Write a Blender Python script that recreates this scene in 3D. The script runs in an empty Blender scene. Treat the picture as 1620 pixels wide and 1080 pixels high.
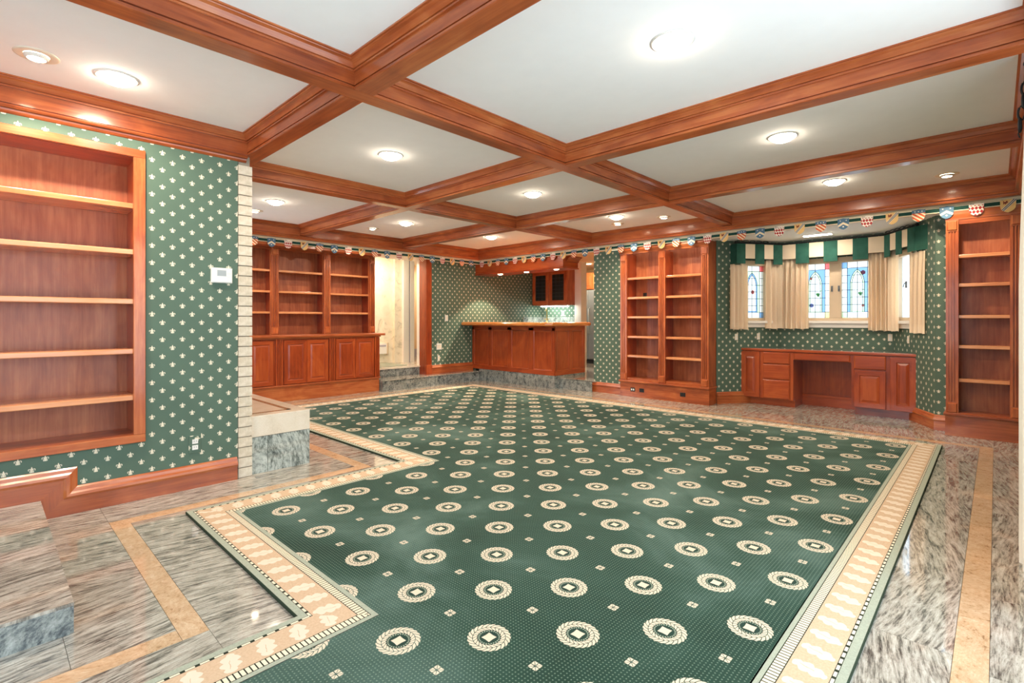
import bpy, math, random
from mathutils import Vector, Matrix
random.seed(7)
scene = bpy.context.scene
C = scene.collection

# ------------------------------------------------------------------ camera, world, exposure
cam = bpy.data.cameras.new('camera'); cam_o = bpy.data.objects.new('camera', cam); C.objects.link(cam_o)
cam.sensor_width = 36.0; cam.lens = 801.6 / 1620 * 36
cam.shift_y = -33.92 / 1620
cam.clip_start = 0.02
cam_o.location = (0, 0, 1.13); cam_o.rotation_euler = (math.pi / 2, 0, 0.76235)
scene.camera = cam_o
world = bpy.data.worlds.new('sky'); scene.world = world; world.use_nodes = True
bg = world.node_tree.nodes['Background']
bg.inputs[0].default_value = (0.76, 0.88, 1.0, 1); bg.inputs[1].default_value = 2.9
DOME = 32.0            # emission of the ceiling lamps' frosted glass
vs = scene.view_settings
vs.view_transform = 'Standard'; vs.look = 'None'; vs.gamma = 1; vs.use_curve_mapping = False
vs.exposure = 1.07
try:
    scene.cycles.use_denoising = True
    scene.cycles.max_bounces = 10; scene.cycles.diffuse_bounces = 6; scene.cycles.transparent_max_bounces = 12
    scene.cycles.sample_clamp_indirect = 6
except Exception: pass

# ------------------------------------------------------------------ constants (metres)
CEIL = 2.45
XA, YB, XL, XR = -7.022, 6.438, -3.879, 0.131      # faces of the ceiling boards along the four walls
BXA, BYB = -7.12, 6.54                              # plane of the heraldic border
SOF = 2.195                                         # underside of the bulkheads
WL = -3.91                                          # papered wall on the left
ST1, ST2 = 0.17, 0.32                               # step heights

# ------------------------------------------------------------------ shader expression helper
class X:
    def __init__(s, nt, sock): s.nt, s.k = nt, sock
    def _m(s, op, *a):
        n = s.nt.nodes.new('ShaderNodeMath'); n.operation = op
        for i, v in enumerate((s,) + a):
            if isinstance(v, X): s.nt.links.new(v.k, n.inputs[i])
            else: n.inputs[i].default_value = v
        return X(s.nt, n.outputs[0])
    def __add__(s, o): return s._m('ADD', o)
    __radd__ = __add__
    def __sub__(s, o): return s._m('SUBTRACT', o)
    def __rsub__(s, o): return (s * -1.0) + o
    def __mul__(s, o): return s._m('MULTIPLY', o)
    __rmul__ = __mul__
    def __truediv__(s, o): return s._m('DIVIDE', o)
    def lt(s, o): return s._m('LESS_THAN', o)
    def gt(s, o): return s._m('GREATER_THAN', o)
    def mn(s, o): return s._m('MINIMUM', o)
    def mx(s, o): return s._m('MAXIMUM', o)
    def ab(s): return s._m('ABSOLUTE')
    def fl(s): return s._m('FLOOR')
    def fr(s): return s._m('FRACT')
    def md(s, o): return s._m('FLOORED_MODULO', o)
    def sin(s): return s._m('SINE')
    def sqrt(s): return s._m('SQRT')
    def at2(s, o): return s._m('ARCTAN2', o)
    def hyp(s, o): return (s * s + o * o).sqrt()

class Mat:
    def __init__(s, name, rough=0.5, spec=0.5, coat=0.0, metal=0.0, coat_rough=0.1):
        s.m = bpy.data.materials.new(name); s.m.use_nodes = True
        s.nt = s.m.node_tree; s.b = s.nt.nodes['Principled BSDF']
        s.b.inputs['Roughness'].default_value = rough
        s.b.inputs['Specular IOR Level'].default_value = spec
        s.b.inputs['Metallic'].default_value = metal
        s.b.inputs['Coat Weight'].default_value = coat
        s.b.inputs['Coat Roughness'].default_value = coat_rough
    def node(s, t, **k):
        n = s.nt.nodes.new(t)
        for a, v in k.items(): setattr(n, a, v)
        return n
    def link(s, a, b): s.nt.links.new(a.k if isinstance(a, X) else a, b)
    def x(s, sock): return X(s.nt, sock)
    def coord(s, out): return s.node('ShaderNodeTexCoord').outputs[out]
    def uv(s):
        sp = s.node('ShaderNodeSeparateXYZ'); s.link(s.coord('UV'), sp.inputs[0])
        return s.x(sp.outputs[0]), s.x(sp.outputs[1])
    def obj(s):
        sp = s.node('ShaderNodeSeparateXYZ'); s.link(s.coord('Object'), sp.inputs[0])
        return s.x(sp.outputs[0]), s.x(sp.outputs[1]), s.x(sp.outputs[2])
    def rnd(s): return s.x(s.node('ShaderNodeObjectInfo').outputs['Random'])
    def vec(s, a, b, c=0.0):
        n = s.node('ShaderNodeCombineXYZ')
        for i, v in enumerate((a, b, c)):
            if isinstance(v, X): s.link(v, n.inputs[i])
            else: n.inputs[i].default_value = v
        return n.outputs[0]
    def noise(s, vec, scale=1.0, detail=4.0, rough=0.5, dist=0.0):
        n = s.node('ShaderNodeTexNoise'); n.inputs['Scale'].default_value = scale
        n.inputs['Detail'].default_value = detail; n.inputs['Roughness'].default_value = rough
        n.inputs['Distortion'].default_value = dist
        s.link(vec, n.inputs['Vector']); return s.x(n.outputs[0])
    def ramp(s, fac, stops):
        n = s.node('ShaderNodeValToRGB'); e = n.color_ramp.elements
        while len(e) < len(stops): e.new(0.5)
        for i, (p, c) in enumerate(stops): e[i].position = p; e[i].color = tuple(c) + (1,)
        s.link(fac, n.inputs[0]); return n.outputs[0]
    def mix(s, f, a, b):
        n = s.node('ShaderNodeMix', data_type='RGBA')
        if isinstance(f, X): s.link(f, n.inputs[0])
        else: n.inputs[0].default_value = f
        for v, i in ((a, 6), (b, 7)):
            if isinstance(v, tuple): n.inputs[i].default_value = tuple(v) + (1,)
            else: s.link(v, n.inputs[i])
        return n.outputs[2]
    def color(s, c):
        if isinstance(c, tuple): s.b.inputs['Base Color'].default_value = tuple(c) + (1,)
        else: s.link(c, s.b.inputs['Base Color'])
        return s
    def bump(s, h, st=0.2, d=0.01):
        n = s.node('ShaderNodeBump'); n.inputs['Strength'].default_value = st; n.inputs['Distance'].default_value = d
        s.link(h, n.inputs['Height']); s.link(n.outputs[0], s.b.inputs['Normal'])

def srgb(r, g, b):
    f = lambda v: (v / 255 / 12.92) if v / 255 < .04045 else ((v / 255 + .055) / 1.055) ** 2.4
    return (f(r), f(g), f(b))

M = {}
def plain(name, rgb, rough=0.5, spec=0.5, metal=0.0, var=0.06, coat=0.0):
    m = Mat(name, rough, spec, coat, metal)
    c = srgb(*rgb)
    n = m.noise(m.coord('Object'), 9.0, 3.0)
    m.color(m.ramp(n, [(0.3, tuple(v * (1 - var) for v in c)), (0.7, tuple(min(1, v * (1 + var)) for v in c))]))
    M[name] = m.m; return m

def wood(name, dark, mid, light, rough=0.3, coat=0.35):
    m = Mat(name, rough, 0.4, coat, 0, 0.12)
    u, v = m.uv(); r = m.rnd() * 37.0
    grain = m.noise(m.vec(u * 2.2, v * 42.0, r), 1.0, 5.0, 0.65, 0.5)
    fig = m.noise(m.vec(u * 2.3, v * 5.0, r + 11.0), 1.0, 3.0, 0.55, 1.2)
    tone = m.rnd() * 0.12
    f = grain * 0.55 + fig * 0.5 + tone - 0.06
    m.color(m.ramp(f, [(0.30, dark), (0.52, mid), (0.76, light)]))
    m.bump(grain, 0.04, 0.002)
    M[name] = m.m
wood('cherry', srgb(122, 50, 21), srgb(168, 84, 42), srgb(200, 120, 68))
wood('cherry_deep', srgb(114, 40, 14), srgb(156, 64, 25), srgb(184, 90, 40))
wood('cherry_glare', srgb(176, 100, 58), srgb(206, 134, 86), srgb(224, 160, 112), 0.25, 0.5)  # shelf cherry, lightened so the glare on the front edges is in its colour
wood('cherry_back', srgb(118, 56, 32), srgb(158, 84, 50), srgb(188, 114, 72), 0.4, 0.15)
wood('oak_top', srgb(170, 96, 40), srgb(206, 130, 66), srgb(226, 160, 96), 0.22, 0.5)

plain('ceiling_white', (246, 245, 242), 0.85, 0.2, var=0.01)
plain('plaster_white', (240, 235, 226), 0.7, 0.3, var=0.02)
plain('trim_white', (238, 232, 222), 0.4, 0.4, var=0.02)
plain('window_frame_beige', (214, 190, 158), 0.4, 0.4, var=0.03)
plain('tan_paint', (226, 196, 154), 0.7, 0.3, var=0.02)
plain('lilac_grey', (168, 162, 172), 0.5, 0.3, var=0.03)
plain('black_iron', (22, 21, 21), 0.5, 0.4, 0.0, 0.1)
plain('black_plastic', (24, 22, 22), 0.35)
plain('white_plastic', (222, 220, 214), 0.35)
plain('cream_plastic', (232, 218, 196), 0.4)
plain('screen_grey', (150, 156, 156), 0.3)
plain('lead_came', (52, 60, 64), 0.5, 0.4, 0.4)
plain('pewter', (120, 122, 124), 0.35, 0.5, 0.8)
plain('brass', (196, 160, 88), 0.28, 0.5, 1.0)
plain('mortar', (150, 140, 124), 0.9, 0.2, var=0.1)
plain('grout', (150, 142, 128), 0.7, 0.3, var=0.1)
plain('sb_cream', (240, 224, 192), 0.7, 0.2, var=0.03)
plain('sb_green', (24, 66, 58), 0.7, 0.2, var=0.1)
plain('sb_blue', (84, 118, 144), 0.6, 0.2, var=0.08)
plain('sb_red', (176, 44, 46), 0.6, 0.2, var=0.08)
plain('sb_orange', (206, 92, 52), 0.6, 0.2, var=0.08)
plain('sb_yellow', (236, 196, 130), 0.6, 0.2, var=0.06)
plain('sb_white', (244, 236, 222), 0.6, 0.2, var=0.03)
plain('sb_navy', (38, 42, 62), 0.6, 0.2, var=0.08)
plain('sb_maroon', (128, 40, 34), 0.6, 0.2, var=0.08)
plain('steel', (160, 160, 156), 0.38, 0.5, 0.55, 0.04)
plain('valance_green', (48, 92, 78), 0.85, 0.15, var=0.22)
plain('valance_cream', (236, 214, 184), 0.85, 0.15, var=0.03)
plain('dark_gap', (20, 14, 12), 0.8, 0.1)

# cream brick
m = Mat('brick_cream', 0.75, 0.25)
n = m.noise(m.coord('Object'), 40.0, 5.0)
m.color(m.ramp(n + m.rnd() * 0.15 - 0.07, [(0.3, srgb(196, 182, 158)), (0.7, srgb(216, 205, 186))])); m.bump(n, 0.25, 0.004); M['brick_cream'] = m.m

# fleur-de-lis wallpaper (UV in metres)
def wallpaper(name, base, motif):
    m = Mat(name, 0.62, 0.3)
    u, v = m.uv()
    a = (u + 0.019) / 0.056; b = (v + 0.0415) / 0.055
    k = (a + 0.5).fl(); j = (b + 0.5).fl()
    even = (k + j).md(2.0).lt(0.5)
    p = ((a - k) * (0.056 * 1.16)).ab(); q = (b - j) * (0.055 * 1.16)
    t = (q - 0.005) / 0.0165
    petal = p.lt((1.0 - t * t) * 0.0046)
    ring = (p - 0.0112).hyp(q - 0.0012) - 0.0058
    side = ring.ab().lt(0.0019) * (q - (p - 0.0112) * 0.7).gt(-0.0030)
    tip = (p - 0.0158).hyp(q + 0.0018).lt(0.0026)
    band = (q + 0.0075).ab().lt(0.0016) * p.lt(0.0085)
    t2 = (q + 0.013) / 0.006
    foot = p.lt((1.0 - t2 * t2) * 0.0034)
    foot2 = ((p - 0.006).hyp(q + 0.0125) - 0.0035).ab().lt(0.0018) * q.lt(-0.0075)
    mask = petal.mx(side).mx(tip).mx(band).mx(foot).mx(foot2) * even
    n = m.noise(m.vec(u * 3.0, v * 3.0), 1.0, 3.0)
    bc = m.ramp(n, [(0.3, tuple(c * 0.93 for c in base)), (0.7, tuple(c * 1.07 for c in base))])
    m.color(m.mix(mask, bc, motif)); M[name] = m.m
wallpaper('fleur_paper', srgb(82, 103, 88), srgb(224, 214, 190))

# faded marbled paper of the hall
m = Mat('marbled_paper', 0.7, 0.2)
n = m.noise(m.coord('Object'), 5.0, 6.0, 0.6, 1.5)
m.color(m.ramp(n, [(0.28, srgb(196, 186, 160)), (0.42, srgb(238, 226, 200)), (0.8, srgb(246, 238, 218))])); M['marbled_paper'] = m.m

# granites
def granite(name, stops, sx, sy, scale, rough=0.06, fine=40.0, mixf=0.45, spin=0.6, warp=0.5, fleck=0.55):
    m = Mat(name, rough, 0.6, 0.3, 0, 0.02)
    x, y, z = m.obj(); r = m.rnd() * 53.0
    ang = (m.rnd() - 0.5) * spin
    w = m.noise(m.vec(x * 1.3, y * 1.3, z * 1.3 + r), 1.0, 2.0) * warp
    xx = x + y * ang + w; yy = y - x * ang + w
    a = m.noise(m.vec(xx * sx, yy * sy, z * sy + r), scale, 7.0, 0.72, 0.5)
    b = m.noise(m.vec(xx * sx * 2.2, yy * sy * 1.4, z * 3.0 + r), fine, 4.0, 0.7, 0.2)
    f = a * (1 - mixf) + b * mixf
    fl = m.noise(m.vec(xx * 1.6, yy * 0.8, z), 120.0, 4.0, 0.75)
    dk = m.ramp(fl, [(0.58, (0, 0, 0)), (0.66, (1, 1, 1))]); sp = m.node('ShaderNodeSeparateColor'); m.link(dk, sp.inputs[0])
    m.color(m.mix(m.x(sp.outputs[0]) * fleck, m.ramp(f, stops), tuple(v * 0.8 for v in stops[0][1]))); M[name] = m.m
granite('granite_streak', [(0.36, srgb(60, 56, 52)), (0.44, srgb(120, 114, 104)), (0.50, srgb(168, 160, 146)), (0.57, srgb(190, 183, 170)), (0.66, srgb(212, 204, 190))], 42.0, 6.5, 1.0, fine=1.3, mixf=0.42, spin=0.45, warp=0.07)
granite('granite_peach', [(0.34, srgb(136, 100, 70)), (0.44, srgb(196, 160, 122)), (0.56, srgb(210, 178, 144)), (0.7, srgb(222, 198, 168))], 2.0, 2.0, 8.0, fine=22.0)
granite('granite_blue', [(0.36, srgb(36, 38, 40)), (0.44, srgb(88, 94, 94)), (0.52, srgb(136, 140, 134)), (0.66, srgb(172, 174, 168))], 3.0, 2.0, 5.0, fine=16.0)
granite('granite_hearth', [(0.36, srgb(52, 58, 56)), (0.45, srgb(122, 130, 124)), (0.54, srgb(176, 182, 174)), (0.66, srgb(206, 210, 202))], 3.5, 1.6, 4.0, fine=10.0, spin=2.0)
granite('marble_cream', [(0.3, srgb(200, 186, 164)), (0.5, srgb(220, 208, 188)), (0.7, srgb(230, 220, 204))], 2.0, 2.0, 2.0, 0.15, fleck=0.0)
granite('marble_brown', [(0.3, srgb(112, 84, 58)), (0.5, srgb(150, 120, 88)), (0.7, srgb(180, 150, 116))], 2.0, 2.0, 6.0, 0.15)
granite('bar_granite', [(0.36, srgb(60, 58, 56)), (0.46, srgb(128, 120, 112)), (0.6, srgb(168, 160, 150))], 2.5, 2.5, 9.0, fine=20.0)

# carpet field with wreath medallions
CX0, CY0, CDX, CDY = -1.288, 1.232, 0.2145, 0.2305
m = Mat('carpet_field', 0.95, 0.1)
x, y, z = m.obj()
a = (x - CX0) / CDX; b = (y - CY0) / CDY
k = (a + 0.5).fl(); j = (b + 0.5).fl()
odd = (k + j).md(2.0).gt(0.5)
lx = (a - k) * CDX; ly = (b - j) * CDY
r = lx.hyp(ly); th = ly.at2(lx)
leaf = ((th * (22 / 6.28318) + (r - 0.058).ab() * 55.0)).fr()
scal = ((th * 11.0).sin()).ab() * 0.004
wre = (r - 0.059).ab().lt(0.0140 + scal) * leaf.gt(0.20) * (r - 0.058).ab().gt(0.0012)
dot_ring = (r - 0.036).ab().lt(0.0028) * ((th * (26 / 6.28318)).fr().gt(0.42))
sq = lx.ab().mx(ly.ab())
dia = sq - lx.ab().mn(ly.ab()) * 0.08
core = dia.lt(0.0175)
med = wre.mx(core) * (1.0 - odd)
ringm = dot_ring * (1.0 - odd)
smallm = sq.lt(0.0175) * (lx.ab().gt(0.0016)) * (ly.ab().gt(0.0016)) * ((lx.ab() - ly.ab()).ab().gt(0.0014)) * odd
px = (x / 0.0135).fr() - 0.5; py = (y / 0.0135).fr() - 0.5
dots = px.hyp(py).lt(0.2)
n1 = m.noise(m.vec(x * 1.0, y * 1.0), 1.1, 5.0, 0.55, 0.6)
n2 = m.noise(m.vec(x * 1.0, y * 1.0), 260.0, 2.0)
base = m.ramp(n1 * 0.8 + n2 * 0.2, [(0.33, srgb(28, 50, 37)), (0.5, srgb(44, 69, 56)), (0.68, srgb(88, 110, 100))])
c1 = m.mix(dots * 0.4, base, srgb(150, 168, 146))
c1 = m.mix((1.0 - odd) * r.lt(0.044), c1, srgb(36, 58, 47)); c2 = m.mix(ringm, c1, srgb(150, 160, 138))
inner = r.lt(0.074) * (1.0 - odd)
c3 = m.mix(med.mx(smallm), c2, srgb(216, 199, 174))
m.b.inputs['Sheen Weight'].default_value = 0.06; m.b.inputs['Sheen Roughness'].default_value = 0.45; m.b.inputs['Sheen Tint'].default_value = (.85, .95, 1, 1)
m.color(c3); m.bump(n2, 0.5, 0.004); M['carpet_field'] = m.m
def carpet_plain(name, rgb, var=0.1):
    m = Mat(name, 0.95, 0.1); c = srgb(*rgb); n = m.noise(m.coord('Object'), 160.0, 3.0)
    m.color(m.ramp(n, [(0.3, tuple(v * (1 - var) for v in c)), (0.7, tuple(min(1, v * (1 + var)) for v in c))])); m.bump(n, 0.4, 0.003); M[name] = m.m
carpet_plain('carpet_sage', (162, 166, 148)); carpet_plain('carpet_dark', (34, 44, 34)); carpet_plain('carpet_back', (56, 66, 52))
m = Mat('carpet_leaf', 0.95, 0.1)      # beige band with pale leaf sprays: u along, v across (0..0.118)
u, v = m.uv()
lu = ((u / 0.112).fr() - 0.5) * 0.112; lv = v - 0.059
ww = m.noise(m.vec(u * 1.0, v * 1.0), 45.0, 3.0) - 0.5
sa = lv + lu * 0.30; ta = (lu - lv * 0.28 + ww * 0.012)
env = (1.0 - (sa / 0.055) * (sa / 0.055)).mx(0.0).sqrt()
leafm = ta.ab().lt(env * 0.034 * (((sa * 85.0 + 0.5).sin()).ab() * 0.4 + 0.6)) * (1.0 - (ta - 0.002).ab().lt(0.0012) * (sa - 0.01).ab().lt(0.024))
n = m.noise(m.vec(u * 1.0, v * 1.0), 120.0, 3.0)
bg1 = m.ramp(n, [(0.3, srgb(194, 164, 134)), (0.7, srgb(206, 178, 148))])
m.color(m.mix(leafm, bg1, srgb(222, 204, 182))); m.bump(n, 0.4, 0.003); M['carpet_leaf'] = m.m
def ticks(name, period, gap, light, dark):
    m = Mat(name, 0.95, 0.1); u, v = m.uv()
    m.color(m.mix((u / period).fr().lt(gap), srgb(*light), srgb(*dark))); M[name] = m.m
ticks('carpet_ladder', 0.0165, 0.26, (228, 212, 184), (40, 48, 38))
ticks('carpet_dash', 0.042, 0.34, (226, 214, 188), (48, 52, 40))

# glass and light emitters
def emit(name, col, st):
    m = bpy.data.materials.new(name); m.use_nodes = True; nt = m.node_tree
    nt.nodes.clear(); e = nt.nodes.new('ShaderNodeEmission'); o = nt.nodes.new('ShaderNodeOutputMaterial')
    e.inputs[0].default_value = tuple(col) + (1,); e.inputs[1].default_value = st
    nt.links.new(e.outputs[0], o.inputs[0]); M[name] = m
emit('lamp_glass', (1.0, 0.86, 0.69), DOME)
emit('lamp_spot', (1.0, 0.82, 0.60), 26.0)
emit('lamp_bar', (1.0, 0.84, 0.62), 30.0)
emit('lamp_bay', (1.0, .9, .78), 40.0)
emit('lamp_tube', (0.86, 1.0, 0.92), 30.0)
def stained(name, rgb, clear=0.35, dens=0.5):
    m = bpy.data.materials.new(name); m.use_nodes = True; nt = m.node_tree; nt.nodes.clear()
    o = nt.nodes.new('ShaderNodeOutputMaterial'); t = nt.nodes.new('ShaderNodeBsdfTranslucent'); tr = nt.nodes.new('ShaderNodeBsdfTransparent')
    g = nt.nodes.new('ShaderNodeBsdfGlossy'); mx = nt.nodes.new('ShaderNodeMixShader'); m2 = nt.nodes.new('ShaderNodeMixShader')
    c = tuple(v * dens for v in srgb(*rgb)) + (1,)
    t.inputs[0].default_value = c; tr.inputs[0].default_value = c; g.inputs['Roughness'].default_value = 0.08
    mx.inputs[0].default_value = clear; m2.inputs[0].default_value = 0.04
    nt.links.new(t.outputs[0], mx.inputs[1]); nt.links.new(tr.outputs[0], mx.inputs[2])
    nt.links.new(mx.outputs[0], m2.inputs[1]); nt.links.new(g.outputs[0], m2.inputs[2]); nt.links.new(m2.outputs[0], o.inputs[0])
    M[name] = m
stained('glass_milk', (226, 232, 226)); stained('glass_blue', (120, 158, 196)); stained('glass_green', (196, 226, 186))
stained('glass_red', (224, 104, 104)); stained('glass_yellow', (240, 226, 150)); stained('glass_pane', (250, 252, 252), 0.92, 1.0)
stained('glass_sheer', (236, 242, 246), 0.35, 0.9); stained('glass_leaf', (110, 168, 110)); stained('glass_violet', (120, 130, 190))
m = Mat('cabinet_glass', 0.04, 0.5); m.color((0.02, 0.02, 0.018)); M['cabinet_glass'] = m.m
# curtain cloth: lets some daylight through
def cloth(name, rgb, tl=0.35):
    m = Mat(name, 0.9, 0.1); c = srgb(*rgb)
    n = m.noise(m.coord('Object'), 90.0, 3.0)
    col = m.ramp(n, [(0.3, tuple(v * .96 for v in c)), (0.7, c)]); m.color(col)
    t = m.node('ShaderNodeBsdfTranslucent'); m.link(col, t.inputs[0]); mx = m.node('ShaderNodeMixShader'); mx.inputs[0].default_value = tl
    out = m.nt.nodes['Material Output']
    m.link(m.b.outputs[0], mx.inputs[1]); m.link(t.outputs[0], mx.inputs[2]); m.link(mx.outputs[0], out.inputs[0]); M[name] = m.m
cloth('curtain_cream', (252, 234, 208), 0.45); cloth('curtain_white', (244, 240, 230), 0.3)

# ------------------------------------------------------------------ mesh builder
class MB:
    def __init__(s): s.v, s.f, s.uv, s.mi, s.sm = [], [], [], [], []
    def face(s, pts, uvs, m=0, smooth=False):
        i = len(s.v); s.v += [tuple(p) for p in pts]; s.f.append(tuple(range(i, i + len(pts)))); s.uv.append(uvs); s.mi.append(m); s.sm.append(smooth)
    def box(s, x0, x1, y0, y1, z0, z1, g=2, m=0):
        lo, hi = (x0, y0, z0), (x1, y1, z1)
        for n in range(3):
            a, b = [(1, 2), (2, 0), (0, 1)][n]
            for side in (0, 1):
                o = []
                for (p, q) in ((0, 0), (1, 0), (1, 1), (0, 1)):
                    c = [0, 0, 0]; c[n] = hi[n] if side else lo[n]; c[a] = (lo, hi)[p][a]; c[b] = (lo, hi)[q][b]; o.append(tuple(c))
                if not side: o.reverse()
                if g == b: uv = [(c[b], c[a] + c[n] * .37) for c in o]
                elif g == a: uv = [(c[a], c[b] + c[n] * .37) for c in o]
                else: uv = [(c[a], c[b]) for c in o]
                s.face(o, uv, m)
        return s
    def slab(s, x0, x1, y0, y1, z0, z1, m=0):      # wall box: u horizontal, v = z
        for (p, q) in (((x0, y0), (x1, y0)), ((x1, y0), (x1, y1)), ((x1, y1), (x0, y1)), ((x0, y1), (x0, y0))):
            L = (lambda P: P[0] + P[1])
            s.face([(p[0], p[1], z0), (q[0], q[1], z0), (q[0], q[1], z1), (p[0], p[1], z1)], [(L(p), z0), (L(q), z0), (L(q), z1), (L(p), z1)], m)
        s.face([(x0, y0, z1), (x1, y0, z1), (x1, y1, z1), (x0, y1, z1)], [(x0, y0), (x1, y0), (x1, y1), (x0, y1)], m)
        s.face([(x0, y1, z0), (x1, y1, z0), (x1, y0, z0), (x0, y0, z0)], [(x0, y1), (x1, y1), (x1, y0), (x0, y0)], m)
        return s
    def prism(s, poly, z0, z1, m=0, gv=False):     # poly counter-clockwise
        n = len(poly); acc = 0
        for i in range(n):
            p, q = poly[i], poly[(i + 1) % n]; d = math.dist(p, q)
            uv = [(acc, z0), (acc + d, z0), (acc + d, z1), (acc, z1)]
            if gv: uv = [(b, a) for a, b in uv]
            s.face([(p[0], p[1], z0), (q[0], q[1], z0), (q[0], q[1], z1), (p[0], p[1], z1)], uv, m); acc += d
        s.face([(p[0], p[1], z1) for p in poly], [tuple(p) for p in poly], m)
        s.face([(p[0], p[1], z0) for p in reversed(poly)], [tuple(p) for p in reversed(poly)], m)
        return s
    def sweep(s, path, prof, closed=False, m=0, pclosed=True, u0=0.0):   # prof: (offset to the left, z)
        n = len(path); rows = []
        for i in range(n):
            def dirn(a, b):
                d = Vector((b[0] - a[0], b[1] - a[1])); return d.normalized()
            if closed or 0 < i < n - 1:
                d0 = dirn(path[i - 1], path[i]); d1 = dirn(path[i], path[(i + 1) % n])
            elif i == 0: d0 = d1 = dirn(path[0], path[1])
            else: d0 = d1 = dirn(path[-2], path[-1])
            n0 = Vector((-d0.y, d0.x)); n1 = Vector((-d1.y, d1.x)); bis = n0 + n1
            bis = bis / max(1e-6, bis.length_squared) * 2
            rows.append([(path[i][0] + bis.x * d, path[i][1] + bis.y * d, z) for d, z in prof])
        pl = [0]
        for i in range(1, len(prof)): pl.append(pl[-1] + math.dist(prof[i], prof[i - 1]))
        pl.append(pl[-1] + math.dist(prof[0], prof[-1]))
        u = u0
        for i in range(n if closed else n - 1):
            r0, r1 = rows[i], rows[(i + 1) % n]; d = math.dist(path[i], path[(i + 1) % n])
            p_, q_ = path[i], path[(i + 1) % n]; dx_, dy_ = (q_[0] - p_[0]) / d, (q_[1] - p_[1]) / d
            U = lambda P: u + (P[0] - p_[0]) * dx_ + (P[1] - p_[1]) * dy_
            for k in range(len(prof) if pclosed else len(prof) - 1):
                k2 = (k + 1) % len(prof)
                s.face([r0[k], r1[k], r1[k2], r0[k2]], [(U(r0[k]), pl[k]), (U(r1[k]), pl[k]), (U(r1[k2]), pl[k + 1]), (U(r0[k2]), pl[k + 1])], m)
            u += d
        if pclosed and not closed:
            s.face(list(reversed(rows[0])), [(d, z) for d, z in reversed(prof)], m); s.face(rows[-1], [(d, z) for d, z in prof], m)
        return s
    def flat(s, path, d0, d1, z, closed=True, m=0):       # flat mitred ribbon lying at height z
        return s.sweep(path, [(d0, z), (d1, z)], closed, m, pclosed=False)
    def lathe(s, prof, n=24, cx=0, cy=0, m=0, smooth=True):
        for i in range(n):
            a0, a1 = 2 * math.pi * i / n, 2 * math.pi * (i + 1) / n
            for (r0, z0), (r1, z1) in zip(prof, prof[1:]):
                P = lambda r, z, a: (cx + r * math.cos(a), cy + r * math.sin(a), z)
                pts = [P(r0, z0, a0), P(r0, z0, a1), P(r1, z1, a1), P(r1, z1, a0)]
                if r0 < 1e-6: pts = [pts[0], pts[2], pts[3]]
                elif r1 < 1e-6: pts = [pts[0], pts[1], pts[2]]
                s.face(pts, [(0, 0)] * len(pts), m, smooth)
        return s
    def tube(s, pts, r, n=8, m=0, closed=False):
        pts = [Vector(p) for p in pts]; rings = []
        N = len(pts)
        for i, p in enumerate(pts):
            t = (pts[(i + 1) % N] - pts[i - 1]) if closed or 0 < i < N - 1 else (pts[1] - pts[0] if i == 0 else pts[-1] - pts[-2])
            t.normalize(); a = Vector((0, 0, 1)) if abs(t.z) < .9 else Vector((1, 0, 0))
            e = t.cross(a).normalized(); f = t.cross(e)
            rr = r[i] if isinstance(r, (list, tuple)) else r
            rings.append([tuple(p + (e * math.cos(2 * math.pi * k / n) + f * math.sin(2 * math.pi * k / n)) * rr) for k in range(n)])
        for i in range(N if closed else N - 1):
            A, B = rings[i], rings[(i + 1) % N]
            for k in range(n):
                s.face([A[k], A[(k + 1) % n], B[(k + 1) % n], B[k]], [(0, 0), (0, .01), (.1, .01), (.1, 0)], m, True)
        if not closed:
            s.face(list(reversed(rings[0])), [(0, 0)] * n, m); s.face(rings[-1], [(0, 0)] * n, m)
        return s
    def nest(s, x0, x1, z0, z1, steps, y=0.0, m=0, fill=True, g=2):  # stepped rectangle facing -y; steps (inset, depth towards -y)
        rs = []
        for ins, d in steps:
            rs.append([(x0 + ins, y - d, z0 + ins), (x1 - ins, y - d, z0 + ins), (x1 - ins, y - d, z1 - ins), (x0 + ins, y - d, z1 - ins)])
        for A, B in zip(rs, rs[1:]):
            for k in range(4):
                q = [A[k], A[(k + 1) % 4], B[(k + 1) % 4], B[k]]
                if k % 2 and g == 2 or (k % 2 == 0 and g == 0): pass
                gg = 2 if k % 2 else 0
                s.face(q, [(p[gg], p[0 if gg == 2 else 2] + p[1] * .5) for p in q], m)
        if fill: s.face(rs[-1], [(p[2], p[0]) if g == 2 else (p[0], p[2]) for p in rs[-1]], m)
        return s
    def build(s, name, mats, parent=None, loc=None, rz=0, bevel=0.0, merge=False):
        me = bpy.data.meshes.new(name); me.from_pydata(s.v, [], s.f)
        uvl = me.uv_layers.new(name='UVMap'); k = 0
        flat = []
        for u in s.uv:
            for p in u: flat += [p[0], p[1]]
        uvl.data.foreach_set('uv', flat)
        if isinstance(mats, str): mats = [mats]
        for mm in mats: me.materials.append(M[mm])
        me.polygons.foreach_set('material_index', s.mi)
        me.polygons.foreach_set('use_smooth', s.sm)
        import bmesh
        b = bmesh.new(); b.from_mesh(me); bmesh.ops.remove_doubles(b, verts=b.verts, dist=1e-5); bmesh.ops.recalc_face_normals(b, faces=b.faces) if merge else None
        b.to_mesh(me); b.free(); me.update()
        o = bpy.data.objects.new(name, me); C.objects.link(o)
        if parent is not None: o.parent = parent
        if loc is not None: o.location = loc
        o.rotation_euler = (0, 0, rz)
        if bevel:
            bv = o.modifiers.new('edge', 'BEVEL'); bv.width = bevel; bv.segments = 2; bv.limit_method = 'ANGLE'; bv.angle_limit = math.radians(50); bv.harden_normals = False
        return o

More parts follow.
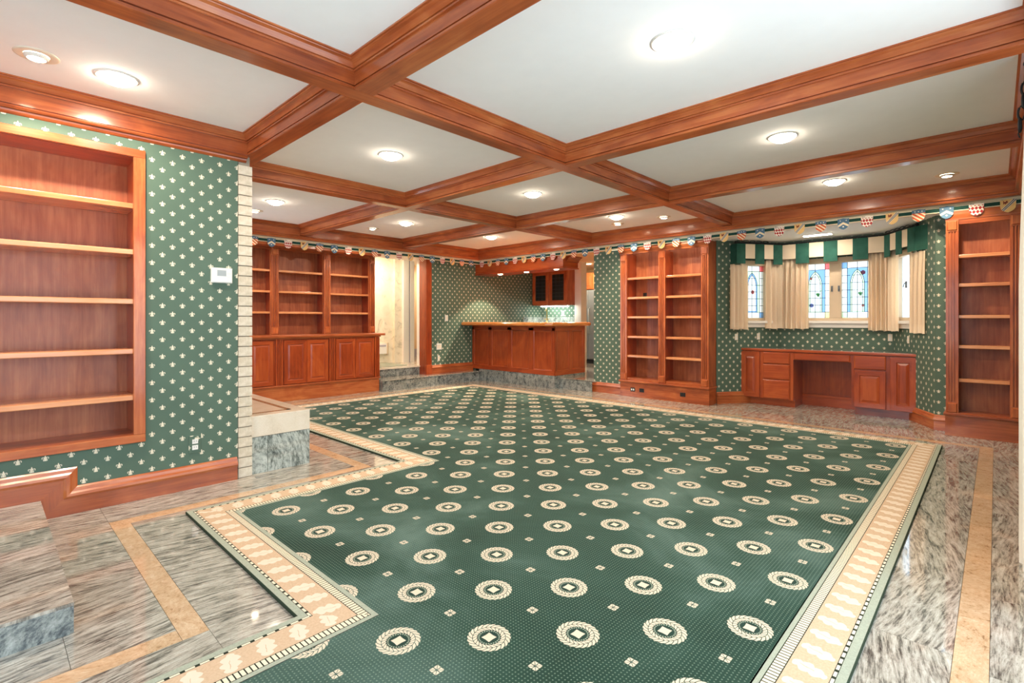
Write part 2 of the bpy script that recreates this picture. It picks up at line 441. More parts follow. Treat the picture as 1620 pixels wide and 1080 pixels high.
def tag(o, label=None, cat=None, group=None, kind=None):
    if label: o['label'] = label
    if cat: o['category'] = cat
    if group: o['group'] = group
    if kind: o['kind'] = kind
    return o
def thing(name, label, cat, loc=(0, 0, 0), rz=0, group=None, kind=None):
    o = bpy.data.objects.new(name, None); C.objects.link(o); o.empty_display_size = 0.1
    o.location = loc; o.rotation_euler = (0, 0, rz); return tag(o, label, cat, group, kind)
def inst(src, parent, loc, rz=0, scale=None):
    o = src.copy(); C.objects.link(o); o.parent = parent; o.location = loc; o.rotation_euler = (0, 0, rz)
    if scale: o.scale = scale
    return o
def S(o, label, cat): return tag(o, label, cat, None, 'structure')

# ================================================================== FLOOR
fb = MB(); fb.box(-7.6, 0.35, -2.3, 7.9, -0.10, -0.012, 0)
floor = S(fb.build('floor', 'grout'), 'polished grey granite floor around the green carpet', 'floor')
TILES = {}
def tile(name, mat, x0, x1, y0, y1, z=0.0, th=0.012, parent=floor, gap=0.0007):
    w, d = round(x1 - x0 - 2 * gap, 4), round(y1 - y0 - 2 * gap, 4)
    key = (name, mat, w, d, th)
    if key in TILES:
        o = inst(TILES[key], parent, (x0 + gap, y0 + gap, z)); return o
    mb = MB(); mb.box(0, w, 0, d, -th, 0, 0)
    o = mb.build(name, mat, parent, (x0 + gap, y0 + gap, z)); TILES[key] = o; return o
def tiles(x0, x1, y0, y1, size=0.6, name='granite_tile', mat='granite_streak', z=0.0, parent=floor):
    nx = max(1, round((x1 - x0) / size)); ny = max(1, round((y1 - y0) / size))
    for i in range(nx):
        for j in range(ny):
            tile(name, mat, x0 + (x1 - x0) * i / nx, x0 + (x1 - x0) * (i + 1) / nx, y0 + (y1 - y0) * j / ny, y0 + (y1 - y0) * (j + 1) / ny, z, parent=parent)
BA = (-6.86, -6.77); BB = (6.09, 6.18); BR = (-0.105, -0.015); BL = (-3.575, -3.485); BH = (1.99, 2.08); BP = (0.49, 0.575); BQ = (-2.16, -2.075)
# outside of the inlay
tiles(-7.12, BA[0], 1.36, 6.68, 0.62); tiles(BA[0], BL[0], 1.36, BH[0], 0.63)
tiles(WL - .01, BL[0], BP[0], 1.36, 0.6)
tiles(WL - .01, BQ[0], 0.2, BP[0], 0.6); tiles(-2.42, BQ[0], -2.2, 0.2, 0.6)
tiles(BR[1], 0.22, -2.2, 6.62, 0.62); tiles(BA[0], -2.74, BB[1], 6.74, 0.56); tiles(-2.74, BR[1], BB[1], 7.7, 0.52)
# between inlay and carpet
CE = dict(r=-0.345, b=5.93, a=-6.58, h=2.29, l=-3.41, p=0.82, q=-1.905)
tiles(BA[1], CE['a'] + .3, BH[1], BB[0], 0.62); tiles(CE['a'] + .3, CE['l'], BH[1], CE['h'] + .3, 0.6); tiles(BL[1], CE['l'] + .3, BP[1], BH[1], 0.5)
tiles(BL[1], CE['q'] + .02, BP[1], CE['p'] + .3, 0.6) if False else tiles(CE['l'] + .3, CE['q'] + .3, BP[1], CE['p'] + .3, 0.6)
tiles(BQ[1], CE['q'] + .3, -2.2, BP[1], 0.6)
tiles(CE['r'] - .3, BR[0], -2.2, BB[0], 0.62); tiles(CE['a'] + .3, CE['r'] - .3, CE['b'] - .3, BB[0], 0.6)
# peach granite inlay
IN = lambda *a: tile('inlay_strip', 'granite_peach', *a)
def run(x0, x1, y0, y1):
    L = max(x1 - x0, y1 - y0); n = max(1, round(L / 0.62))
    for i in range(n):
        if x1 - x0 > y1 - y0: IN(x0 + (x1 - x0) * i / n, x0 + (x1 - x0) * (i + 1) / n, y0, y1)
        else: IN(x0, x1, y0 + (y1 - y0) * i / n, y0 + (y1 - y0) * (i + 1) / n)
run(BR[0], BR[1], -2.2, BB[1]); run(BA[0], BR[0], BB[0], BB[1]); run(BA[0], BA[1], BH[0], BB[0]); run(BA[1], BL[1], BH[0], BH[1])
run(BL[0], BL[1], BP[0], BH[0]); run(BL[1], BQ[1], BP[0], BP[1]); run(BQ[0], BQ[1], -2.2, BP[0])

# entry platform in the lower left corner
pf = MB(); pf.box(-3.889, -2.415, -2.2, 0.2312, -0.01, 0.0995, 0)
plat = S(pf.build('floor', 'granite_blue'), 'low granite step beside the papered left wall', 'step')
tiles(-3.889, -2.405, -2.2, 0.2316, 0.62, 'step_tile', 'granite_streak', 0.112, plat)
for i in range(4):
    tile_y0, tile_y1 = -2.2 + i * 0.6055, -2.2 + (i + 1) * 0.6055
    mb = MB(); mb.box(-2.42, -2.408, tile_y0 + .001, tile_y1 - .001, 0.0, 0.099, 1); mb.build('riser_tile', 'granite_blue', plat)

# carpet
OUT = [(CE['r'] + .03, -1.7), (CE['r'], CE['b']), (CE['a'], CE['b']), (CE['a'], CE['h']), (CE['l'], CE['h']), (CE['l'], CE['p']), (CE['q'], CE['p']), (CE['q'] + .04, -1.7)]
rug = thing('carpet', 'large green carpet with cream wreath medallions and a leafy beige border', 'carpet', (0, 0, 0))
Z = 0.016
mb = MB(); mb.sweep(OUT, [(0, 0.001), (0, Z - .003), (0.004, Z), (0.004, 0.001)], True); mb.build('carpet_edge', 'carpet_back', rug)
def ribbon(name, mat, d0, d1, z): mb = MB(); mb.flat(OUT, d0, d1, z); o = mb.build(name, mat, rug); return o
for nm, mt, d0, d1 in [('outer_edge', 'carpet_sage', 0.003, 0.030), ('dash_line', 'carpet_dark', 0.030, 0.032), ('dash_line', 'carpet_dash', 0.032, 0.041), ('dash_line', 'carpet_dark', 0.041, 0.043),
                       ('leaf_band', 'carpet_leaf', 0.043, 0.161), ('ladder_line', 'carpet_dark', 0.161, 0.164), ('ladder_stripe', 'carpet_ladder', 0.164, 0.196), ('ladder_line', 'carpet_dark', 0.196, 0.199), ('inner_edge', 'carpet_sage', 0.199, 0.219)]:
    ribbon(nm, mt, d0, d1, Z)
mb = MB()
d = 0.219
FX = dict(r=CE['r'] - d, b=CE['b'] - d, a=CE['a'] + d, h=CE['h'] + d, l=CE['l'] + d, p=CE['p'] + d, q=CE['q'] + d)
def fq(x0, x1, y0, y1): mb.face([(x0, y0, Z), (x1, y0, Z), (x1, y1, Z), (x0, y1, Z)], [(x0, y0), (x1, y0), (x1, y1), (x0, y1)])
def fpoly(pts): mb.face([(p[0], p[1], Z) for p in pts], pts)
fq(FX['a'], FX['l'], FX['h'], FX['b']); fq(FX['l'], FX['q'], FX['p'], FX['b'])
fpoly([(FX['q'], FX['p']), (FX['r'] + .025, FX['p'] - 0.0), (FX['r'], FX['b']), (FX['q'], FX['b'])])
fpoly([(FX['q'] + .045, -1.7), (FX['r'] + .03, -1.7), (FX['r'] + .025, FX['p']), (FX['q'], FX['p'])])
mb.build('green_field', 'carpet_field', rug)
mb = MB(); mb.face([(-2.6, -0.0, 0)] * 3, [(0, 0)] * 3) if False else None

# raised floors: bar and hall
mb = MB()
mb.box(-8.9, -5.05, 6.62, 10.2, 0.0, ST1 - .012, 0); mb.box(-8.9, -7.06, 4.40, 6.62, 0.0, ST1 - .012, 0); mb.box(-5.06, -4.3, 6.72, 10.2, 0.0, ST1 - .012, 0)
bf = S(mb.build('floor', 'granite_blue'), 'raised granite floor one step up at the bar and hallway', 'floor')
tiles(-7.44, -7.03, 4.40, 6.66, 0.56, 'step_tile', 'granite_streak', ST1, bf)
tiles(-8.9, -7.44, 6.6, 10.2, 0.6, 'step_tile', 'granite_streak', ST1, bf) if False else None
tiles(-7.44, -4.55, 6.66, 10.2, 0.6, 'step_tile', 'granite_streak', ST1, bf)
for i in range(4):
    y0 = 4.40 + i * 0.52; mb = MB(); mb.box(-7.058, -7.044, y0 + .001, min(y0 + .519, 6.494), 0, ST1 - .013, 1); mb.build('riser_tile', 'granite_blue', bf)
for i in range(2):
    x0 = -5.24 + i * 0.33; mb = MB(); mb.box(x0 + .001, x0 + .329, 6.605, 6.619, 0, ST1 - .013, 0); mb.build('riser_tile', 'granite_blue', bf)
mb = MB(); mb.box(-9.6, -7.43, 4.3, 7.3, ST1, ST2 - .02, 0)
hf = S(mb.build('floor', 'granite_blue'), 'hallway landing two steps up with cream carpet edge', 'floor')
mb = MB(); mb.box(-9.6, -7.40, 4.3, 7.3, ST2 - .02, ST2, 1); mb.build('landing_slab', 'marble_cream', hf)
mb = MB(); mb.box(-9.5, -7.60, 4.3, 5.25, ST2, ST2 + .012, 1); mb.build('hall_carpet', 'carpet_sage', hf)
for i in range(2):
    y0 = 4.40 + i * 0.5; mb = MB(); mb.box(-7.43, -7.418, y0 + .001, y0 + .499, ST1, ST2 - .021, 1); mb.build('riser_tile', 'granite_blue', hf)

# ================================================================== CEILING
mb = MB(); mb.box(-7.6, 0.4, -2.4, 7.0, CEIL, CEIL + 0.06, 0)
ceil = S(mb.build('ceiling', 'ceiling_white'), 'white coffered ceiling panels between cherry beams', 'ceiling')
BW = 0.11
def beam(p, q, nm='ceiling_beam'):
    h = BW / 2
    prof = [(h, CEIL), (-h, CEIL), (-h, CEIL - .119), (-h + .012, CEIL - .119), (-h + .012, CEIL - .126), (-h - .002, CEIL - .128), (-h - .002, CEIL - .139), (-h + .003, CEIL - .142),
            (h - .003, CEIL - .142), (h + .002, CEIL - .139), (h + .002, CEIL - .128), (h - .012, CEIL - .126), (h - .012, CEIL - .119), (h, CEIL - .119)]
    mb = MB(); mb.sweep([p, q], prof, False); return mb.build(nm, 'cherry', ceil, merge=True)
yb1, yb2 = -2.372 - BW / 2, -4.470 - BW / 2
xb = [-0.433, 1.317, 3.070, 4.760]
beam((yb1, -2.2), (yb1, YB + .03)); beam((yb2, xb[1] + BW), (yb2, YB + .03))
for i, y in enumerate(xb):
    yc = y + BW / 2
    beam((yb1 + BW / 2, yc), (XR + .03, yc))
    if i == 0: beam((XL - .03, yc), (yb1 - BW / 2, yc))
    elif i == 1: beam((XA - .03, yc), (yb1 - BW / 2, yc))
    else: beam((yb2 + BW / 2, yc), (yb1 - BW / 2, yc)); beam((XA - .03, yc), (yb2 - BW / 2, yc))
CRN = [(0, -.056), (.010, -.056), (.010, -.048), (.004, -.046), (.004, -.043), (.013, -.042), (.018, -.034), (.026, -.020), (.038, -.012), (.040, -.008), (.050, -.007), (.050, 0), (0, 0)]
def coffer(x0, x1, y0, y1):
    mb = MB(); mb.sweep([(x0, y0), (x1, y0), (x1, y1), (x0, y1)], [(d, CEIL + z) for d, z in CRN], True); mb.build('crown_moulding', 'cherry', ceil, merge=True)
rows = [(-2.2, xb[0])] + [(xb[i] + BW, xb[i + 1]) for i in range(3)] + [(xb[3] + BW, YB)]
for i, (y0, y1) in enumerate(rows):
    coffer(yb1 + BW / 2, XR, y0, y1)
    if i < 2: coffer(XL, yb1 - BW / 2, y0, y1)
    else: coffer(yb2 + BW / 2, yb1 - BW / 2, y0, y1); coffer(XA, yb2 - BW / 2, y0, y1)
WPR = [(0, 0), (0, -.140), (-.008, -.140), (-.008, -.146), (.008, -.148), (.010, -.157), (.004, -.164), (-.014, -.166), (-.016, -.176), (-.024, -.186), (-.030, -.19), (-.09, -.19), (-.09, 0)]
mb = MB(); mb.sweep([(XR, -2.2), (XR, YB), (XA, YB), (XA, xb[1] + BW)], [(d, CEIL + z) for d, z in WPR], False)
mb.build('cornice_board', 'cherry', ceil, merge=True)
mb = MB(); mb.sweep([(XL, xb[1]), (XL, -2.2)], [(max(d, -.03), CEIL + z) for d, z in WPR], False); mb.build('cornice_board', 'cherry', ceil, merge=True)

# ================================================================== WALLS
mb = MB(); mb.slab(WL - .45, WL, -2.2, 0.0 - .9, 0, CEIL)          # left wall with the niche for the built-in shelves
NY0, NY1, NZ0, NZ1 = -0.85, 0.690, 0.39, 2.17
mb.slab(WL - .45, WL, -0.9, NY0, 0, CEIL); mb.slab(WL - .45, WL, NY1, 1.262, 0, CEIL); mb.slab(WL - .45, WL, NY0, NY1, 0, NZ0); mb.slab(WL - .45, WL, NY0, NY1, NZ1, CEIL); mb.slab(WL - .45, WL - .30, NY0, NY1, NZ0, NZ1)
S(mb.build('wall_left', 'fleur_paper'), 'green fleur-de-lis papered wall around the inset shelves', 'wall')

# brick chimney flank: each brick a part
mb = MB(); mb.slab(-6.8, WL - .008, 1.268, 1.345, 0.0, CEIL - .14)
wf = S(mb.build('wall_fireplace', 'mortar'), 'narrow edge of the cream brick fireplace wall', 'wall')
bb = MB(); bb.box(-0.19, 0, 0, 0.094, 0, 0.0655, 0)
b0 = bb.build('brick', 'brick_cream', wf, (WL + .002, 1.266, 0.002), bevel=0.002)
for k in range(1, 31):
    o = inst(b0, wf, (WL + .002 + random.uniform(-.0015, .0015), 1.266, 0.002 + k * 0.0724))
for k in range(31):
    for i in range(5):
        inst(b0, wf, (WL - .196 - i * 0.196 - (0.098 if k % 2 else 0), 1.266, 0.002 + k * 0.0724)) if i < 3 else None

# header above the openings (A and B) and the plaster behind
mb = MB(); mb.slab(-7.60, BXA - .012, 1.40, 6.60, SOF, CEIL)
S(mb.build('wall_far_left', 'plaster_white'), 'white bulkhead above the far left bookcase and hallway opening', 'wall')
mb = MB(); mb.slab(-7.60, 0.22, BYB + .012, 6.64, SOF, CEIL)
S(mb.build('wall_header', 'plaster_white'), 'white bulkhead above the bar and bay openings', 'wall')
# wall behind the far-left bookcase
mb = MB(); mb.slab(-7.80, -7.70, 1.3, 4.44, 0, SOF); S(mb.build('wall_bookcase', 'plaster_white'), 'wall hidden behind the far left bookcase', 'wall')
# papered wall of the bar recess (left) and its back wall
mb = MB(); mb.slab(-7.40, -7.25, 5.47, 8.6, ST1, SOF + .2); mb.slab(-7.40, -6.15, 8.53, 8.65, ST1, SOF + .2)
S(mb.build('wall_bar', 'fleur_paper'), 'green papered wall behind the bar', 'wall')
# back wall piece between bar passage and bookcase
mb = MB(); mb.slab(-4.604, -4.08, 6.70, 7.05, 0, SOF); mb.slab(-4.08, -2.74, 7.0, 7.1, 0, SOF)
S(mb.build('wall_back', 'fleur_paper'), 'strip of green papered wall left of the tall double bookcase', 'wall')
# bay walls
W0, W1, W2, W3 = (-2.73, 6.86), (-2.16, 7.68), (-0.90, 7.68), (-0.45, 6.79)
def unit(a, b): d = Vector((b[0] - a[0], b[1] - a[1])); L = d.length; return d / L, L
def wallrun(mb, a, b, s0, s1, z0, z1, th=0.12, u0=0.0):   # inside face on the line a->b, thickness to the left of travel
    d, L = unit(a, b); n = Vector((-d.y, d.x))
    p0 = Vector(a) + d * s0; p1 = Vector(a) + d * s1; q0 = p0 + n * th; q1 = p1 + n * th
    P = lambda p, z: (p.x, p.y, z)
    for (A, B, us) in ((p1, p0, (s1, s0)), (q0, q1, (s0, s1)), (p0, q0, (s0, s0 + th)), (q1, p1, (s1 + th, s1))):
        mb.face([P(A, z0), P(B, z0), P(B, z1), P(A, z1)], [(u0 + us[0], z0), (u0 + us[1], z0), (u0 + us[1], z1), (u0 + us[0], z1)])
    mb.face([P(p0, z1), P(q0, z1), P(q1, z1), P(p1, z1)], [(0, 0)] * 4); mb.face([P(p0, z0), P(p1, z0), P(q1, z0), P(q0, z0)], [(0, 0)] * 4)
SILL, HEAD = 1.115, 1.925
mb = MB(); LW = unit(W0, W1)[1]; RW = unit(W2, W3)[1]
WIN = [(W0, W1, 0.36, 0.80), (W1, W2, 0.20, 1.08), (W2, W3, 0.06, 0.50)]
for (a, b, s0, s1), u0 in zip(WIN, (0, LW, LW + 1.26)):
    L = unit(a, b)[1]
    wallrun(mb, a, b, 0, s0, 0, (SOF + .03), u0=u0); wallrun(mb, a, b, s1, L, 0, (SOF + .03), u0=u0); wallrun(mb, a, b, s0, s1, 0, SILL, u0=u0); wallrun(mb, a, b, s0, s1, HEAD, (SOF + .03), u0=u0)
mb.slab(-0.45, 0.22, 6.79, 6.92, 0, (SOF + .03))
S(mb.build('wall_bay', 'fleur_paper'), 'green papered walls of the window bay behind the desk', 'wall')
mb = MB(); mb.prism([(-2.80, 6.60), (-0.40, 6.60), (-0.40, 6.9), (-0.85, 7.75), (-2.2, 7.75), (-2.80, 6.95)], SOF + .01, SOF + .05)
S(mb.build('ceiling', 'ceiling_white'), 'white low ceiling of the window bay', 'ceiling')
# right wall with the tall windows beside the camera
mb = MB()
RWIN = [(-1.55, 0.85), (1.05, 3.30)]
mb.slab(0.20, 0.34, -2.3, RWIN[0][0], 0, CEIL); mb.slab(0.20, 0.34, RWIN[0][1], RWIN[1][0], 0, CEIL); mb.slab(0.20, 0.34, RWIN[1][1], 6.95, 0, CEIL)
for a, b in RWIN: mb.slab(0.20, 0.34, a, b, 0, 0.12); mb.slab(0.20, 0.34, a, b, 2.2, CEIL)
S(mb.build('wall_right', 'fleur_paper'), 'green papered wall with tall windows at the right edge', 'wall')
mb = MB(); NW = (-2.9, -0.5)
mb.slab(-4.4, NW[0], -2.34, -2.2, 0, CEIL); mb.slab(NW[1], 0.34, -2.34, -2.2, 0, CEIL); mb.slab(NW[0], NW[1], -2.34, -2.2, 0, 0.5); mb.slab(NW[0], NW[1], -2.34, -2.2, 2.2, CEIL)
S(mb.build('wall_near', 'fleur_paper'), 'green papered wall behind the camera', 'wall')
def plain_window(name, label, along, a, b, z0, z1, fixed):
    t = S(thing(name, label, 'window'), label, 'window'); n = 3
    mb = MB()
    def bx(p, q, z0, z1, d=.05):
        if along == 'y': mb.box(fixed, fixed + d, p, q, z0, z1, 1)
        else: mb.box(p, q, fixed - d, fixed, z0, z1, 0)
    bx(a, b, z0, z0 + .06); bx(a, b, z1 - .06, z1)
    for i in range(n + 1):
        y = a + (b - a - .06) * i / n; bx(y, y + .06, z0 + .06, z1 - .06)
    mb.build('window_frame', 'trim_white', t)
    for i in range(n):
        p = a + (b - a - .06) * i / n + .06; q = a + (b - a - .06) * (i + 1) / n
        mb = MB()
        if along == 'y': mb.box(fixed + .02, fixed + .024, p, q, z0 + .06, z1 - .06)
        else: mb.box(p, q, fixed - .024, fixed - .02, z0 + .06, z1 - .06)
        mb.build('pane', 'glass_pane', t)
    return t
plain_window('window_1', 'tall white-framed window beside the camera', 'y', RWIN[0][0], RWIN[0][1], 0.12, 2.2, 0.24)
plain_window('window_2', 'tall white-framed window behind the white drape', 'y', RWIN[1][0], RWIN[1][1], 0.12, 2.2, 0.24)
plain_window('window_3', 'wide white-framed window behind the camera', 'x', NW[0], NW[1], 0.5, 2.2, -2.24)
for nm, loc, rot, sx, sy in [('window_portal', (0.33, (RWIN[0][0] + RWIN[0][1]) / 2, 1.16), (0, math.pi / 2, 0), 2.08, 2.4), ('window_portal', (0.33, (RWIN[1][0] + RWIN[1][1]) / 2, 1.16), (0, math.pi / 2, 0), 2.08, 2.25), ('window_portal', (-1.7, -2.33, 1.35), (math.pi / 2, 0, 0), 2.4, 1.7)]:
    L = bpy.data.lights.new(nm, 'AREA'); L.shape = 'RECTANGLE'; L.size = sx; L.size_y = sy; L.cycles.is_portal = True
    o = bpy.data.objects.new(nm, L); C.objects.link(o); o.location = loc; o.rotation_euler = rot

# baseboards: stepped profile with rounded cap
BPROF = [(0, 0), (.020, 0), (.020, .094), (.024, .098), (.030, .108), (.028, .122), (.018, .132), (.014, .150), (.006, .158), (0, .158)]
def baseboard(name, path, label, z=0.0, h=1.0):
    mb = MB(); mb.sweep(path, [(d, z + q * h) for d, q in BPROF], False); return S(mb.build(name, 'cherry', merge=True), label, 'baseboard')
# path direction keeps the room on its left
bl = MB(); bp = [(-2.2, .112), (.232, .112), (.232, .0), (1.255, .0)]
def wallsweep(prof, name, parent=None):
    mb = MB(); mb.sweep(bp, prof, False); mb.v = [(WL + c, a, b) for a, b, c in mb.v]; return mb.build(name, 'cherry', parent, merge=True)
bl = S(wallsweep([(0, 0), (0, .020), (.094, .020), (.094, 0)], 'baseboard_left'), 'cherry baseboard stepping up along the left papered wall', 'baseboard')
wallsweep([(.094, 0), (.094, .022), (.098, .025), (.108, .031), (.122, .029), (.132, .019), (.150, .014), (.158, .006), (.158, 0)], 'cap_moulding', bl)
baseboard('baseboard_back', [(-4.08, 6.70), (-4.604, 6.70), (-4.604, 7.0)], 'cherry baseboard left of the double bookcase')
baseboard('baseboard_bay', [(-0.36, 6.79), W3, W2, W1, W0], 'cherry baseboard running round the bay under the desk')
baseboard('baseboard_bar', [(-7.25, 6.5), (-7.25, 5.47)], 'cherry baseboard on the step beside the bar', ST1)

# ================================================================== HERALDIC BORDER
def board(path, z0, z1, d0, d1, nm, mat, parent): mb = MB(); mb.sweep(path, [(d0, z0), (d1, z0), (d1, z1), (d0, z1)], False); return mb.build(nm, mat, parent, merge=True)
BP_ = [(0.2, BYB), (BXA, BYB), (BXA, 1.45)]
brd = S(board(BP_, 2.190, 2.262, -0.012, 0.0, 'trim_1', 'sb_cream', None), 'cream and green heraldic border with hanging shields along the far walls', 'border')
board(BP_, 2.197, 2.231, 0.0, 0.002, 'green_ribbon', 'sb_green', brd); board(BP_, 2.240, 2.2415, 0.0, 0.0015, 'ribbon_line', 'sb_green', brd)
# stitches
mb = MB()
SW, SH = 0.108, 0.124
def shield_outline(w, h, n=7, sc=1.0):
    w *= sc; h *= sc; pts = []
    top = [(-.5, .46), (-.36, .43), (-.24, .46), (0, .5), (.24, .46), (.36, .43), (.5, .46)]
    right = [(.49, .25), (.49, .0), (.46, -.18), (.36, -.33), (.18, -.44), (0, -.5)]
    for a, b in top: pts.append((a * w, b * h))
    for a, b in right: pts.append((a * w, b * h))
    for a, b in reversed(right[:-1]): pts.append((-a * w, b * h))
    return list(reversed(pts))      # counter-clockwise seen from -y with x to the right -> reversed below
def clip_poly(poly, a, b, c):       # keep a*x+b*z<=c
    out = []
    for i in range(len(poly)):
        p, q = poly[i], poly[(i + 1) % len(poly)]; fp = a * p[0] + b * p[1] - c; fq_ = a * q[0] + b * q[1] - c
        if fp <= 0: out.append(p)
        if fp * fq_ < 0: t = fp / (fp - fq_); out.append((p[0] + (q[0] - p[0]) * t, p[1] + (q[1] - p[1]) * t))
    return out
def shield_mesh(kind):
    o = shield_outline(SW, SH); mb = MB()
    def plate(poly, m, y0, y1):
        if len(poly) < 3: return
        A = 0
        for i in range(len(poly)): A += poly[i][0] * poly[(i + 1) % len(poly)][1] - poly[(i + 1) % len(poly)][0] * poly[i][1]
        if A < 0: poly = list(reversed(poly))
        mb.face([(p[0], y0, p[1]) for p in poly], list(poly), m)
        for i in range(len(poly)):
            p, q = poly[i], poly[(i + 1) % len(poly)]
            mb.face([(p[0], y1, p[1]), (q[0], y1, q[1]), (q[0], y0, q[1]), (p[0], y0, p[1])], [(0, 0)] * 4, m)
    def ell(cx, cz, rx, rz, m, y0=-.0065, n=8): plate([(cx + rx * math.cos(2 * math.pi * i / n), cz + rz * math.sin(2 * math.pi * i / n)) for i in range(n)], m, y0, -.004)
    inner = shield_outline(SW, SH, sc=.94)
    if kind == 'chevron':
        mats = ['sb_blue', 'sb_cream', 'sb_white']; plate(o, 0, -.004, 0)
        w = SW / 2
        for sgn in (-1, 1):
            lo = clip_poly(clip_poly(clip_poly(o, -sgn, 0, 0), -sgn * 0.62, -1, .004), sgn * .62, 1, .020)
            plate([(x, z) for x, z in lo], 1, -.006, -.004)
        ell(0, -.030, .008, .008, 2); ell(-.028, .036, .006, .005, 2); ell(.028, .036, .006, .005, 2)
    elif kind == 'lozenge':
        mats = ['sb_white', 'sb_red', 'sb_navy']; plate(o, 0, -.004, 0)
        body = clip_poly(o, 0, 1, .038)
        ha, hb = .0135, .0175
        for i in range(-4, 5):
            for j in range(-3, 3):
                cx = i * 2 * ha + (ha if j % 2 else 0) + j * .004; cz = j * 2 * hb + .010; p = body
                for (a, b) in ((1 / ha, 1 / hb), (-1 / ha, 1 / hb), (1 / ha, -1 / hb), (-1 / ha, -1 / hb)): p = clip_poly(p, a, b, 1 + a * cx + b * cz)
                if len(p) >= 3: plate(p, 1, -.0055, -.004)
        for k in (-1, 0, 1): ell(-.032 + k * .011, .049, .0038, .0038, 2)
    elif kind == 'bend':
        mats = ['sb_yellow', 'sb_navy', 'sb_white', 'sb_maroon']; plate(o, 0, -.004, 0)
        for c0, c1, mt in ((-.013, .013, 2), (-.009, -.003, 1), (.003, .009, 1)):
            p = clip_poly(clip_poly(o, .75, -.66, c1), -.75, .66, -c0); plate(p, mt, -.006 if mt == 2 else -.0072, -.004)
        # small rampant beast: body, head, legs, tail
        for cx, cz, rx, rz in ((-.018, .030, .012, .006), (-.008, .039, .006, .006), (-.028, .022, .004, .008), (-.016, .020, .004, .008), (-.006, .028, .008, .003), (-.030, .038, .003, .008)): ell(cx, cz, rx, rz, 3)
    else:
        mats = ['sb_orange', 'sb_cream', 'sb_blue', 'sb_white']; plate(o, 0, -.004, 0)
        body = clip_poly(o, 0, 1, .022)
        for k in range(-3, 4):
            c0 = k * .030 - .004; p = clip_poly(clip_poly(body, .62, .78, c0 + .014), -.62, -.78, -c0); plate(p, 1, -.0055, -.004) if len(p) >= 3 else None
        plate(clip_poly(o, 0, -1, -.024), 2, -.006, -.004)
        for k in (-1, 0, 1): ell(k * .028, .040, .006, .005, 3, -.0075)
    return mb, mats
SHD = {}
def shield(kind, parent, loc, rz):
    if kind not in SHD:
        mb, mats = shield_mesh(kind); o = mb.build('shield', mats, parent, loc, rz); SHD[kind] = o
        return o
    return inst(SHD[kind], parent, loc, rz)
SEQ = ['lozenge', 'bend', 'stripe', 'chevron']
zs = 2.184
for i in range(34):
    x = -7.03 + i * 0.2155
    if x < 0.12: shield(SEQ[i % 4], brd, (x, BYB - .003, zs), 0)
for i in range(22):
    y = 6.34 - i * 0.2262
    if y > 1.6: shield(SEQ[(3 - i) % 4], brd, (BXA + .003, y, zs), math.pi / 2)

# ================================================================== JOINERY HELPERS (local frame: front faces -y, x across, origin at base)
DOOR = [(0, 0), (0, .017), (.003, .020), (.050, .020), (.054, .013), (.060, .012), (.064, .012), (.084, .019)]
def door(parent, x0, x1, z0, z1, y, name='door', mat='cherry_deep', stile=.050):
    k = stile / .05
    st = [(0, 0), (0, .017), (.003, .020), (stile, .020), (stile + .004, .012), (stile + .008, .011)]
    mb = MB(); mb.nest(x0, x1, z0, z1, st, y); d = mb.build(name, mat, parent)
    i = stile + .008
    mb = MB(); mb.nest(x0 + i, x1 - i, z0 + i, z1 - i, [(0, .011), (.022 * k, .018), (.024 * k, .018)], y); mb.build('raised_panel', mat, d)
    return d
def drawer(parent, x0, x1, z0, z1, y, mat='cherry_deep'):
    mb = MB(); mb.nest(x0, x1, z0, z1, [(0, 0), (0, .013), (.004, .016), (.010, .020), (.012, .020)], y, g=0); return mb.build('drawer_front', mat, parent)
def pilaster(parent, x0, x1, z0, z1, y, d=.028, mat='cherry', blocks=True, bh=.11):
    w = x1 - x0; mb = MB()
    n = 3; fw = w * .13; pitch = w * .22; xs = [x0 + w / 2 + (k - 1) * pitch for k in range(n)]
    poly = [(x0, y), (x0, y - d)]
    for c in xs: poly += [(c - fw / 2, y - d), (c - fw / 2, y - d + .013), (c + fw / 2, y - d + .013), (c + fw / 2, y - d)]
    poly += [(x1, y - d), (x1, y)]
    poly = list(poly)
    zb = z0 + bh if blocks else z0; zt = z1 - bh if blocks else z1
    acc = 0
    for i in range(len(poly)):
        p, q = poly[i], poly[(i + 1) % len(poly)]; L = math.dist(p, q)
        mb.face([(p[0], p[1], zb), (q[0], q[1], zb), (q[0], q[1], zt), (p[0], p[1], zt)], [(zb, acc), (zb, acc + L), (zt, acc + L), (zt, acc)]); acc += L
    p = mb.build('pilaster', mat, parent)
    if blocks:
        for a, b in ((z0, zb), (zt, z1)):
            mb = MB(); mb.nest(x0, x1, a, b, [(0, 0), (0, d + .004), (.010, d + .004), (.016, d + .016), (.020, d + .016)], y); mb.build('block', mat, p)
    return p
def bx(parent, name, x0, x1, y0, y1, z0, z1, mat='cherry', g=2, bevel=0.0):
    mb = MB(); mb.box(x0, x1, y0, y1, z0, z1, g); return mb.build(name, mat, parent, bevel=bevel)
def shelf(parent, x0, x1, y0, y1, ztop, th=.032): return bx(parent, 'shelf', x0, x1, y0, y1, ztop - th, ztop, 'cherry_glare', 0, .004)

